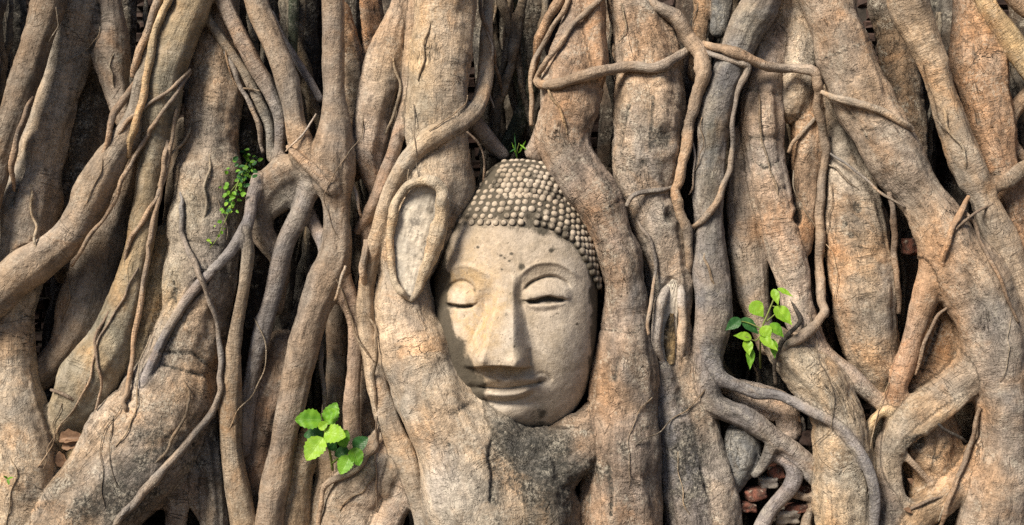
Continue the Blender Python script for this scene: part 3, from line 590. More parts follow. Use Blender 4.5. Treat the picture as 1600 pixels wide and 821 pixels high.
# stains, knots, cracks and painted sun and shade tints that the photograph shows, placed on the visible bark
dq = -V[:, 1] / S; kq = (DIST - dq * S) / DIST; PX = V[:, 0] / (S * kq) + 800; PY = 410.5 - (V[:, 2] - ZC) / (S * kq)
facing = np.clip(-N[:, 1] * 3 + 0.6, 0, 1) * (dq > -75)
WEAR = np.zeros(len(V))
for x, y, sx, sy, a in ((800, 690, 60, 40, .75), (850, 730, 80, 55, .75), (770, 780, 60, 50, .5), (860, 790, 50, 50, .5), (975, 620, 30, 40, .25), (975, 740, 50, 90, .4), (1065, 700, 28, 100, .6), (1098, 720, 30, 90, .5), (240, 690, 60, 50, .7),
                        (150, 790, 70, 50, .75), (325, 745, 30, 60, .6), (288, 570, 24, 50, .4), (215, 770, 50, 50, .6), (735, 245, 26, 40, .45), (735, 100, 10, 120, .3), (130, 230, 26, 100, .55), (340, 110, 26, 50, .35), (385, 215, 20, 60, .5), (860, 150, 24, 50, .3),
                        (1052, 55, 18, 40, .7), (1012, 195, 12, 34, .6), (1000, 260, 12, 16, .6), (1245, 330, 10, 46, .9), (1405, 90, 18, 120, .5), (38, 745, 50, 50, .5), (188, 92, 10, 22, .7), (1030, 400, 14, 60, .3), (945, 110, 10, 60, .35), (905, 180, 30, 40, .25),
                        (1115, 230, 10, 120, .3), (640, 260, 14, 14, .4), (1590, 690, 20, 60, .5), (1330, 720, 22, 70, .3), (1428, 690, 24, 12, .6), (590, 240, 14, 20, .3), (700, 640, 30, 20, .3), (1235, 640, 14, 20, .5), (1500, 700, 24, 36, .4)):
    WEAR += a * np.exp(-((PX - x) / sx) ** 2 - ((PY - y) / sy) ** 2)
pit = np.zeros(len(V))
for x, y, r_, dp in ((1035, 216, 13, 7), (1046, 337, 8, 6), (1005, 256, 5, 4), (1340, 325, 8, 6), (1331, 368, 5, 4), (1323, 350, 4, 3), (1276, 131, 8, 7), (377, 200, 9, 8), (1245, 340, 8, 8), (306, 312, 4, 4), (700, 695, 4, 3), (1434, 688, 9, 5), (1418, 694, 8, 5)):
    e = np.exp(-((PX - x) / r_) ** 2 - ((PY - y) / (r_ * 1.25)) ** 2); pit += dp * e - 0.35 * dp * np.exp(-((np.hypot(PX - x, (PY - y) / 1.25) - 1.7 * r_) / (0.5 * r_)) ** 2); WEAR += 1.3 * e
def polydist(poly):
    best = np.full(len(V), 1e9)
    for (x0, y0), (x1, y1) in zip(poly[:-1], poly[1:]):
        dx, dy = x1 - x0, y1 - y0; t = np.clip(((PX - x0) * dx + (PY - y0) * dy) / (dx * dx + dy * dy), 0, 1); best = np.minimum(best, np.hypot(PX - x0 - t * dx, PY - y0 - t * dy))
    return best
for poly, w_, dp in (([(33, 265), (27, 290), (19, 320)], 4, 7), ([(770, 688), (764, 715), (771, 740), (768, 785)], 3, 6), ([(968, 553), (963, 572), (961, 594)], 4.5, 6), ([(952, 730), (957, 770), (955, 805)], 3, 5), ([(1550, 200), (1562, 222), (1575, 255)], 3, 5),
                     ([(1517, 50), (1522, 88)], 3.5, 5), ([(1021, 150), (1018, 200), (1016, 236)], 3, 4), ([(1165, 140), (1215, 147)], 3, 3), ([(1168, 216), (1216, 216)], 3.5, 4), ([(1166, 298), (1225, 294)], 3, 3), ([(1172, 250), (1195, 262), (1218, 252)], 3, 3), ([(245, 550), (300, 552), (345, 585)], 2.6, 4),
                     ([(255, 570), (325, 590)], 2.4, 3), ([(1320, 170), (1365, 228)], 2.4, 3), ([(152, 5), (154, 45), (140, 80)], 4, 6), ([(1290, 90), (1360, 62)], 2, 2), ([(940, 330), (975, 310)], 2, 2), ([(940, 515), (992, 520)], 2, 2.5), ([(655, 470), (668, 530)], 2, 2), ([(700, 650), (740, 628)], 2.6, 3), ([(1330, 345), (1350, 395)], 2.4, 4),
                     ([(280, 445), (262, 470)], 3, 4), ([(270, 440), (272, 475)], 3, 5), ([(300, 420), (360, 428)], 2, 2), ([(290, 375), (345, 385)], 2.4, 3), ([(285, 395), (340, 405)], 2, 2), ([(1470, 500), (1440, 580)], 2.5, 3), ([(1465, 690), (1455, 740)], 3, 4), ([(1480, 690), (1465, 720)], 3, 3), ([(985, 165), (970, 230)], 4, 5), ([(530, 240), (536, 300)], 3, 3)):
    e = np.exp(-(polydist(poly) / w_) ** 2); pit += dp * e; WEAR += 0.8 * e
TN = np.clip(0.9 + 0.6 * vnoise(V, 16, 51, 3), 0, 1.3)  # local bark tints; sunlit and shaded root sides put into the colour
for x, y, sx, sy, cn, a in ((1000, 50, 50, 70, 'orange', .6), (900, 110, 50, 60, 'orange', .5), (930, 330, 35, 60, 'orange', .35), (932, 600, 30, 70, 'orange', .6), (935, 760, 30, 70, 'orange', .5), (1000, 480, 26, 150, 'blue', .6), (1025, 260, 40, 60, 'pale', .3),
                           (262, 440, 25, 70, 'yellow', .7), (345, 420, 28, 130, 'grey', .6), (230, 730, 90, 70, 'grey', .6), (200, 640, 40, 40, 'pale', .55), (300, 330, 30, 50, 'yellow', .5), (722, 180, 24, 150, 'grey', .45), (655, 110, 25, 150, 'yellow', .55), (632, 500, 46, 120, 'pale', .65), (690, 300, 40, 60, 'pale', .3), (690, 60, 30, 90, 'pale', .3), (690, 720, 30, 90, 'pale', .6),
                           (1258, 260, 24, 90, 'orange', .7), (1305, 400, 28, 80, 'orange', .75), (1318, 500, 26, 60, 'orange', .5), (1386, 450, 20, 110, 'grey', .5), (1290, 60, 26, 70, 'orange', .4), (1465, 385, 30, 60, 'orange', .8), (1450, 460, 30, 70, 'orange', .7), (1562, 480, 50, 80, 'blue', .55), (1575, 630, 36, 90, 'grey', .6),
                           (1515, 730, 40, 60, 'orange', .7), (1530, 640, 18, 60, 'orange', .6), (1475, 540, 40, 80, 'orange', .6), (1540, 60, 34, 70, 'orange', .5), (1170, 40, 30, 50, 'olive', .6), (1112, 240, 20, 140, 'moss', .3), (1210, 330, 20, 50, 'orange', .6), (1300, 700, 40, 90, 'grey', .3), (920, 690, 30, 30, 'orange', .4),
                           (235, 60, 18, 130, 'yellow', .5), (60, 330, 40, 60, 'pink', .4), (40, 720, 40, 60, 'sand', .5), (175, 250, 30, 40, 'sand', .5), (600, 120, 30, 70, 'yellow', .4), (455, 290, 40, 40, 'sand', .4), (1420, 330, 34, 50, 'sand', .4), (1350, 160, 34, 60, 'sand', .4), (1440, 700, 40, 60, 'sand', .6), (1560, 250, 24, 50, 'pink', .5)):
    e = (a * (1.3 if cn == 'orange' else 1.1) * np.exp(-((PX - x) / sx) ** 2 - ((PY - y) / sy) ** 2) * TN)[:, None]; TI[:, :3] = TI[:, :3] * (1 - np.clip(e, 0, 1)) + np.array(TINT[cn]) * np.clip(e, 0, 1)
disp -= pit * facing * S; WEAR = np.clip(1.3 * WEAR * facing, 0, 1.5)
V = V + N * disp[:, None]
VN = vnormals(V, F)

BARK = BARK * BS[:, None]
# front depth map (photo pixels) so that thin aerial roots can lie on the bark
HM = np.full((1100 // 4, 2000 // 4), -190.0)
dpx = -V[:, 1] / S; kk = (DIST - dpx * S) / DIST
ix = ((V[:, 0] / (S * kk) + 800 + 200) / 4).astype(int); iy = ((410.5 - (V[:, 2] - ZC) / (S * kk) + 100) / 4).astype(int)
ok = (ix >= 0) & (ix < HM.shape[1]) & (iy >= 0) & (iy < HM.shape[0]); np.maximum.at(HM, (iy[ok], ix[ok]), dpx[ok])
def hm(x, y):
    i = np.clip(((np.asarray(y) + 100) / 4).astype(int), 1, HM.shape[0] - 2); j = np.clip(((np.asarray(x) + 200) / 4).astype(int), 1, HM.shape[1] - 2)
    return np.max([HM[i + a, j + b] for a in (-1, 0, 1) for b in (-1, 0, 1)], axis=0)

# ------------------------------------------------------------------ the fig tree: one thing, every root a part
tree = empty('fig_tree', (0, 0, 0))
tag(tree, 'old fig tree whose tangle of thick roots has grown round the stone head', 'tree')
FL = np.sort(LAB[F], axis=1)[:, 1]
ROOT_OBJ = {}
def root_part(name, fm):
    used, inv = np.unique(fm, return_inverse=True); fm = inv.reshape(-1, 4)
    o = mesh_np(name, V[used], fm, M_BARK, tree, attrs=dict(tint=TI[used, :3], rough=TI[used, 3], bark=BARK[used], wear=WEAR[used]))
    o.data.normals_split_custom_set_from_vertices(VN[used].tolist())
    return o
root_part('root_tangle', F[FL < NBACK])['kind'] = 'stuff'      # the uncountable dark roots deep in the gaps
for ri, r in enumerate(ROOTS):
    fm = F[FL == ri]
    if ri < NBACK or len(fm) < 40: continue
    o = root_part('root', fm)
    if r['label']: o['label'] = r['label']
    ROOT_OBJ[ri] = o

# ------------------------------------------------------------------ tubes: aerial roots, callus rims, stems
def tube(P, Rr, sides=10, wob=0.0, seed=0):
    P = np.asarray(P, float); n = len(P)
    T = np.gradient(P, axis=0); T /= np.linalg.norm(T, axis=1, keepdims=True) + 1e-9
    ref = np.array([0.1, -1.0, 0.05]); a = np.cross(T, ref); a /= np.linalg.norm(a, axis=1, keepdims=True) + 1e-9; b = np.cross(T, a)
    th = np.linspace(0, 2 * math.pi, sides, endpoint=False)
    V = P[:, None] + Rr[:, None, None] * (np.cos(th)[None, :, None] * a[:, None] + np.sin(th)[None, :, None] * b[:, None])
    V = V.reshape(-1, 3)
    arc = np.concatenate([[0], np.cumsum(np.linalg.norm(np.diff(P, axis=0), axis=1))]) + seed * 1.3
    B = np.stack([np.tile(np.cos(th), n) * np.repeat(Rr, sides), np.tile(np.sin(th), n) * np.repeat(Rr, sides), np.repeat(arc, sides)], 1)
    if wob:
        c = np.repeat(P, sides, 0); V = c + (V - c) * (1 + wob * vnoise(V, 45, seed, 2) + 0.6 * wob * vnoise(V, 140, seed + 5))[:, None]
    i = np.arange(n * sides).reshape(n, sides); j = np.roll(i, -1, 1)
    F = np.stack([i[:-1], j[:-1], j[1:], i[1:]], -1).reshape(-1, 4).tolist()
    F.append(list(range(sides))); F.append(list(range((n - 1) * sides, n * sides))[::-1])
    F = [f if k < len(F) - 2 else f[::-1] for k, f in enumerate(F)]
    return V, F, B
def draped(pts, lift=0.6, slope=0.45, floor=-190, d=None, sink=True):
    """(x,y,r) pixels -> world samples lying on the bark"""
    p = np.array(pts, float); L = np.hypot(*np.diff(p[:, :2], axis=0).T).sum()
    n = max(8, int(L / 4)); s = catmull(p, n); s[:, 2] = np.maximum(s[:, 2], 0.8)
    # small natural wander
    u = np.linspace(0, L / 40, n); ph = p[0, 0] * 0.13
    s[:, 0] += 1.3 * np.sin(u * 2.1 + ph) + 0.9 * np.sin(u * 5.3 + ph * 2); s[:, 1] += 1.2 * np.cos(u * 2.7 + ph)
    s[:, 2] *= 1 + 0.13 * np.sin(u * 3.7 + ph) * np.sin(u * 1.3 + 2 * ph)
    if d is None:
        h = np.maximum(hm(s[:, 0], s[:, 1]), floor)
        h = np.max(np.stack([h, hm(s[:, 0] + s[:, 2] * .5, s[:, 1]) - 1, hm(s[:, 0] - s[:, 2] * .5, s[:, 1]) - 1]), 0)
        arc = np.concatenate([[0], np.cumsum(np.hypot(*np.diff(s[:, :2], axis=0).T))])
        env = (h[None] - slope * np.abs(arc[:, None] - arc[None])).max(1)
        for _ in range(6): env[1:-1] = 0.25 * env[:-2] + 0.5 * env[1:-1] + 0.25 * env[2:]
        dd = env + s[:, 2] * lift; draped.gap = float((env - h).max())
    else: dd = np.interp(np.linspace(0, 1, n), np.linspace(0, 1, len(d)), d)
    ar = np.linspace(0, L, n); e = np.minimum(ar, L - ar); fade = float(sink) * 1 - sstep(0, np.minimum(L * .33, 8 + 8 * s[:, 2]), e)
    dd = dd - fade * s[:, 2] * 2.3; s[:, 2] *= 1 - 0.25 * fade
    P = np.array([W(x, y, z) for x, y, z in zip(s[:, 0], s[:, 1], dd)]); Rr = np.array([KR(a, z) for a, z in zip(s[:, 2], dd)])
    return P, Rr, dd
VI = [0]
def strand_tangle():
    V_, F_, B_, T_ = [], [], [], []
    for k, (pts, d_, tc) in enumerate(STRANDS):
        P, Rr, dd = draped(pts, d=d_); v, f, b = tube(P, Rr, 8, 0.2, 200 + k); n = len(V_)
        V_.extend(v); F_.extend([[i + n for i in q] for q in f]); B_.extend(b); T_.extend([tc] * len(v))
    hr = random.Random(77)
    while len(V_) < 60000:
        x, y = hr.uniform(-20, 1620), hr.uniform(-40, 760); L_ = hr.uniform(60, 230); a_ = hr.gauss(0, .35); pts = [(x, y, 1.4)]; r_ = hr.choice((0.8, 1.0, 1.3, 1.8, 2.3))
        for q in range(6):
            x += math.sin(a_) * L_ / 6; y += math.cos(a_) * L_ / 6; a_ += hr.gauss(0, .28); pts.append((x, y, r_))
        if any(675 < p[0] < 955 and 225 < p[1] < 690 for p in pts): continue
        P, Rr, dd = draped(pts, slope=1.0)
        if draped.gap > 16: continue
        v, f, b = tube(P, Rr, 6, 0.15, hr.randrange(999)); n = len(V_)
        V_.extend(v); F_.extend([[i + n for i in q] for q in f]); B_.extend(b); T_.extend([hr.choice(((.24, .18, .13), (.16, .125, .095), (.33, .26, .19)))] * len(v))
    o = mesh_np('rootlet_tangle', V_, F_, M_BARK, tree, attrs=dict(tint=T_, rough=np.full(len(V_), .3), bark=B_)); o['kind'] = 'stuff'
strand_tangle()
def tube_obj(name, pts, tint='tan', rough=0.2, parent=None, mat=None, sides=10, wob=0.16, **kw):
    P, Rr, dd = draped(pts, **kw); VI[0] += 1
    V_, F_, B_ = tube(P, Rr, sides, wob, VI[0])
    tc = np.array(TINT[tint]) if isinstance(tint, str) else np.array(tint)
    return mesh_np(name, V_, F_, mat or M_BARK, parent, center=parent is None, attrs=dict(tint=np.tile(tc, (len(V_), 1)), rough=np.full(len(V_), rough), bark=B_))
def vine(pts, label, tint='tan', rough=0.15, group=None, **kw):
    p = np.array(pts, float)
    if p.shape[1] == 2: p = np.column_stack([p, np.full(len(p), 3.0)])
    return tag(tube_obj('aerial_root', p, tint, rough, **kw), label, 'aerial root', group)
def rr(r, *xy): return [(x, y, r) for x, y in xy]

# the callus rims and bare wood of the pruning wound (sub-parts of the trunk)
tm = ROOT_OBJ.get(T_MAIN, tree)
def sheet(name, outline_pts, d0, d1, mat, parent, bulge=0, seed=0):
    """bare wood filling a hollow: spine (x,y,halfwidth) swept as a shallow rounded sheet with thickness"""
    p = catmull(np.array(outline_pts, float), 60); n, m = len(p), 21
    tx = np.gradient(p[:, :2], axis=0); tx /= np.linalg.norm(tx, axis=1, keepdims=True); nx = np.stack([-tx[:, 1], tx[:, 0]], 1)
    u = np.linspace(-1, 1, m); dd = np.linspace(d0, d1, n)
    X = p[:, 0:1] + nx[:, 0:1] * p[:, 2:3] * u; Y = p[:, 1:2] + nx[:, 1:2] * p[:, 2:3] * u
    Z = dd[:, None] + bulge * (1 - u[None] ** 2) + 0 * X
    q = np.stack([X.ravel(), Y.ravel(), Z.ravel()], 1)
    q[:, 2] += 2.2 * vnoise(np.stack([np.tile(u, n) * 3, np.repeat(np.arange(n) * 0.05, m), np.zeros(n * m)], 1), 3, seed, 3)
    Vf = np.array([W(*a) for a in q]); Vb = np.array([W(a[0], a[1], a[2] - 14) for a in q])
    i = np.arange(n * m).reshape(n, m); Ff = np.stack([i[:-1, :-1], i[1:, :-1], i[1:, 1:], i[:-1, 1:]], -1).reshape(-1, 4)
    k = n * m; rim = np.concatenate([i[0, :], i[1:, -1], i[-1, -2::-1], i[-2:0:-1, 0]])
    r2 = np.roll(rim, -1); side = np.stack([rim, r2, r2 + k, rim + k], 1)
    return mesh_np(name, np.vstack([Vf, Vb]), np.vstack([Ff, Ff[:, ::-1] + k, side]), mat, parent)
sheet('bare_wood', [(668, 286, 16), (661, 310, 25), (651, 345, 31), (643, 385, 31), (640, 425, 25), (641, 464, 8)], 97, 86, M_WOOD, tm, 4, 4)
tube_obj('callus_rim', [(641, 470, 3), (631, 462, 4), (621, 446, 4.5), (612, 412, 5), (609, 381, 5), (611, 345, 5.5), (619, 318, 6), (632, 297, 6), (650, 287, 6), (668, 283, 6.5), (683, 288, 8), (693, 306, 9), (692, 332, 9.5), (684, 362, 10), (674, 394, 9.5), (664, 426, 8), (653, 455, 6), (642, 470, 3)], (.43, .36, .28), 0.2, tm, lift=0.2, slope=1.5, sink=False)
hollow_parent = [o for ri, o in ROOT_OBJ.items() if ROOTS[ri]['label'] and 'wide cracked' in ROOTS[ri]['label']][0]
sheet('bare_wood', [(1055, 438, 5), (1046, 462, 14), (1040, 490, 19), (1038, 520, 19), (1042, 548, 15), (1048, 566, 8)], 32, 34, M_WOOD, hollow_parent, 3, 12)
sheet('rotten_wood', [(1050, 490, 3), (1047, 508, 7), (1046, 528, 9), (1047, 550, 8), (1049, 570, 5)], 36, 38, M_ROT, hollow_parent, 3, 9)
tube_obj('callus_rim', [(1056, 434, 4), (1040, 452, 8), (1029, 482, 9), (1025, 520, 8), (1030, 552, 7), (1040, 572, 4)], 'pale', 0.2, hollow_parent, d=(34, 36, 48, 54, 52, 46))
tube_obj('callus_rim', [(1057, 432, 5), (1063, 456, 7), (1066, 500, 7), (1067, 540, 7), (1064, 572, 4)], 'pale', 0.2, hollow_parent, d=(32, 36, 36, 38, 38))

# ------------------------------------------------------------------ thin aerial roots, each a thing of its own
vine([(1000, -30, 10), (1020, 5, 11), (1050, 25, 12), (1075, 55, 13), (1095, 85, 13), (1097, 115, 12), (1087, 155, 10), (1080, 190, 9), (1070, 235, 8), (1060, 280, 8), (1057, 302, 8), (1063, 330, 8), (1073, 365, 8), (1077, 400, 7), (1079, 425, 5)],
     'thick brown aerial root hanging in front of the cracked trunk with dark knots', 'tan')
vine([(1086, 72, 9), (1050, 95, 10), (1020, 107, 9), (975, 105, 9), (925, 115, 9), (880, 130, 9), (848, 132, 9), (836, 124, 6)], 'nearly horizontal brown aerial root above the right side of the stone head', 'tan')
vine(rr(4.5, (836, 126), (848, 106), (870, 76), (895, 40), (920, 15), (945, -8), (960, -40)), 'thin aerial root rising to the right from the end of the horizontal one', 'tan')
vine(rr(4, (892, -30), (890, 0), (868, 35), (842, 80), (832, 110), (829, 150), (830, 195)), 'thin aerial root dropping past the end of the horizontal one', 'tan')
vine([(880, -30, 8), (872, 5, 8), (850, 42, 8), (838, 80, 7), (832, 130, 5)], 'brown aerial root in the dark gap above the topknot', 'orange')
vine([(1098, 68, 7), (1125, 75, 9), (1150, 85, 9), (1200, 103, 8), (1250, 108, 8), (1271, 115, 8), (1279, 138, 8), (1279, 175, 7), (1286, 210, 7), (1289, 250, 7), (1283, 310, 7), (1280, 350, 7), (1280, 410, 8), (1284, 460, 7), (1287, 488, 7), (1275, 506, 8), (1255, 525, 8), (1230, 541, 6), (1211, 562, 5)],
     'long grey aerial root that runs right, bends down and hooks round the stout root', 'tan')
vine([(1101, 80, 5), (1150, 97, 6), (1167, 108, 6), (1152, 150, 4), (1144, 200, 4), (1143, 240, 4), (1138, 275, 5), (1120, 315, 5), (1098, 342, 5), (1078, 362, 4)], 'thin aerial root looping down the side of the bluish root', 'grey')
vine(rr(4, (1058, 290), (1035, 296), (1012, 300), (988, 307), (980, 322)), 'short grey twig like root bending off the thick hanging one', 'grey')
vine(rr(3, (994, 345), (1006, 358), (1016, 378), (1023, 410), (1022, 450), (1014, 495), (1012, 525)), 'thin root lying in the groove beside the hollow', 'grey')
vine(rr(1.5, (1082, 220), (1086, 250), (1084, 285), (1076, 305)), 'wispy root thread beside the thick hanging aerial root', 'pale')
vine([(1283, 145, 5), (1300, 150, 6), (1335, 160, 6), (1370, 172, 6), (1398, 186, 6), (1420, 196, 6), (1428, 206, 3)], 'pale aerial root pressed across the massive diagonal root', 'sand')
vine(rr(3.2, (1285, 165), (1275, 185), (1255, 205), (1240, 222), (1230, 240)), 'thin root crossing the pinkish bark below the bend', 'tan')
vine(rr(2.2, (1293, 235), (1320, 255), (1350, 280), (1380, 302), (1415, 325)), 'thin thread like root slanting over the sandy bulging root', 'grey')
vine(rr(5, (1392, 300), (1395, 340), (1398, 390), (1402, 440), (1403, 490)), 'dark thin root hanging beside the bulging sandy root', 'brown')
vine(rr(5, (1513, 308), (1500, 335), (1486, 365), (1474, 400), (1470, 430)), 'knotted orange rootlet where the two diagonal roots meet', 'orange')
vine(rr(3, (1505, 330), (1522, 350), (1535, 380), (1548, 410), (1570, 455), (1592, 505)), 'thin brown rootlet slanting right below the meeting of the two diagonals', 'brown')
vine(rr(2.4, (1550, 318), (1530, 330), (1500, 352), (1480, 378)), 'dark wiry rootlet strung between the two diagonals', 'brown')
vine(rr(4, (1532, 638), (1517, 690), (1500, 740), (1482, 785), (1464, 835)), 'thin straight brown root slanting across the foot of the orange arch', 'brown')
vine(rr(2.6, (1482, 776), (1455, 780), (1432, 790), (1414, 802)), 'dark curved rootlet at the bottom beneath the orange bulge', 'brown')
vine(rr(2.6, (1458, 655), (1475, 672), (1500, 685), (1512, 690)), 'dark rootlet crossing the bulge inside the olive arch', 'dark')
vine(rr(2.8, (1480, 482), (1465, 495), (1448, 525), (1437, 560), (1432, 585)), 'thin root on the orange bark beside the orange fork', 'brown')
vine(rr(3.5, (1236, 470), (1250, 500), (1215, 545), (1212, 600)), 'thin dark root hanging behind the bright green fig seedling', 'dark')
# left side
vine([(266, -40, 6), (262, 0, 6), (245, 40, 6), (229, 125, 6), (212, 190, 6), (200, 247, 5)], 'slim yellowish aerial root left of the olive root', 'yellow')
vine([(252, -40, 5), (247, 0, 6), (231, 48, 6), (212, 95, 6), (208, 120, 5)], 'slim brown aerial root near the top ending above the diagonal root', 'tan')
vine([(212, 130, 6), (188, 165, 6), (173, 190, 5), (168, 220, 5), (155, 252, 4)], 'kinked brown rootlet beside the rough dark bark', 'brown')
vine(rr(3, (296, 108), (270, 138), (240, 158), (212, 178), (192, 198), (178, 220)), 'thin root thread crossing the olive root near its top', 'tan')
vine(rr(3.4, (296, 112), (270, 155), (240, 195), (224, 222), (195, 275), (175, 320), (145, 365), (112, 415)), 'long thin root thread slanting left across the olive and diagonal roots', 'tan')
vine(rr(3.6, (278, 170), (266, 225), (256, 280), (245, 310), (222, 345), (202, 378), (197, 415)), 'thin brown rootlet sliding down the right of the olive root', 'tan')
vine(rr(4, (262, 220), (257, 255), (248, 305), (236, 370), (228, 412), (214, 510), (201, 595), (194, 630), (202, 645)), 'long thin aerial root hanging straight beside the yellow bark', 'tan')
vine(rr(2.4, (170, 488), (150, 530), (152, 570), (158, 610), (150, 640)), 'thin rootlet on the foot of the olive root', 'brown')
vine(rr(1.8, (218, 415), (190, 470), (155, 530), (140, 590), (110, 650)), 'hair thin root down the middle of the olive root', 'tan')
vine(rr(3, (80, 610), (100, 615), (118, 626)), 'short dark twig across the olive foot above the fallen leaves', 'brown')
vine([(284, 300, 3), (283, 330, 4), (287, 370, 4), (302, 410, 5), (321, 450, 4), (339, 510, 4), (345, 585, 4.5), (340, 625, 5), (300, 685, 6), (250, 740, 7), (215, 780, 7), (178, 825, 6)], 'winding grey root curling over the mottled buttress to the bottom edge', 'grey')
vine(rr(5, (218, 778), (200, 795), (185, 812), (172, 835)), 'short grey rootlet forking off the winding root at the bottom', 'grey')
vine([(22, 300, 3), (20, 260, 5), (25, 220, 5), (38, 180, 4), (52, 150, 4)], 'dark rootlet in the shade of the far left brown root', 'brown')
vine(rr(4, (350, 80), (375, 130), (398, 182), (412, 238)), 'thin grey root hanging among the parallel ones near the top left', 'grey')
vine(rr(1.6, (492, 178), (478, 205), (462, 222), (448, 236)), 'pale wispy thread above the elbow shaped root', 'pale')
vine(rr(2.6, (550, 286), (558, 310), (566, 338)), 'short pale broken twig beside the forked root', 'pale', d=(40, 44, 40))
vine(rr(2.6, (538, 415), (532, 440), (524, 470)), 'pale splinter of root in the crotch of the forked root', 'sand', lift=2.0)
vine([(592, 665, 4), (585, 700, 5), (572, 716, 4), (550, 740, 4.5), (512, 755, 4.5), (502, 790, 4.5), (497, 840, 4.5)], 'brown aerial root curling under the leafy seedling', 'tan')
vine(rr(1.4, (587, 650), (588, 720), (587, 800)), 'hair thin straight root hanging over the pale lump', 'brown')
vine(rr(4, (500, 525), (504, 580), (508, 650), (507, 690)), 'thin dark root behind the leafy seedling', 'grey', d=(10, 8, 4, 0))
vine(rr(2.5, (750, -30), (757, 30), (768, 70), (778, 110), (787, 150)), 'thin root thread hanging in the dark gap beside the wrapping root', 'brown', d=(30, 20, -20, -50))
vine(rr(2, (748, -30), (754, 30), (768, 75), (764, 130), (770, 170)), 'thin strand clinging to the wrapping root at the top', 'grey', d=(25, 18, 12, 24))
vine(rr(1.8, (728, 205), (750, 230), (758, 270), (755, 300)), 'thin strand on the shoulder of the pale trunk beside the topknot', 'brown')
vine([(575, 375, 7), (568, 400, 6), (566, 430, 6), (572, 455, 5)], 'small looped rootlet left of the wrapping root', 'tan')

# ------------------------------------------------------------------ the stone head
HC = (806.0, 455.0); HD = 15.0; A_, BT, BB, CD = 131.0, 175.0, 227.0, 100.0
def seg(x, y, poly):
    """distance to a polyline and the parameter 0..1 along it; also signed side (y above negative)"""
    best = np.full(x.shape, 1e9); tt = np.zeros(x.shape); L = 0; tot = sum(math.dist(poly[i], poly[i + 1]) for i in range(len(poly) - 1))
    for (x0, y0), (x1, y1) in zip(poly[:-1], poly[1:]):
        dx, dy = x1 - x0, y1 - y0; l = math.hypot(dx, dy)
        t = np.clip(((x - x0) * dx + (y - y0) * dy) / (l * l), 0, 1); dd = np.hypot(x - x0 - t * dx, y - y0 - t * dy)
        m = dd < best; best[m] = dd[m]; tt[m] = ((L + t * l) / tot)[m]; L += l
    return best, tt
def smooth_poly(p, n=24): return [tuple(a) for a in catmull(np.array(p, float), n)]
def gau(x, y, cx, cy, sx, sy, rot=0):
    c, s = math.cos(rot), math.sin(rot); dx, dy = x - cx, y - cy
    return np.exp(-(((dx * c + dy * s) / sx) ** 2 + ((-dx * s + dy * c) / sy) ** 2))
def groove(x, y, poly, depth, w, taper=True):
    d, t = seg(x, y, smooth_poly(poly)); e = np.exp(-(d / w) ** 2)
    if taper: e = e * sstep(0, 0.16, t) * sstep(0, 0.16, 1 - t)
    return depth * e
def rho(x, y):
    dx = np.abs(x - HC[0]) / A_; dy = y - HC[1]
    top = (dx ** 2 + (np.abs(dy) / BT) ** 2) ** 0.5
    n = 2.0 + 0.8 * sstep(0, 70, dy)
    bot = (dx ** n + (np.abs(dy) / BB) ** n) ** (1 / n)
    return np.where(dy < 0, top, bot)
def base_depth(x, y): return CD * np.clip(1 - rho(x, y) ** 2, 0, 1) ** 0.40
def brow_y(x): return np.interp(x, [690, 705, 722, 742, 765, 785, 805, 822, 838, 866, 888, 905, 925], [432, 420, 414, 418, 432, 446, 438, 421, 412, 410, 421, 437, 458])
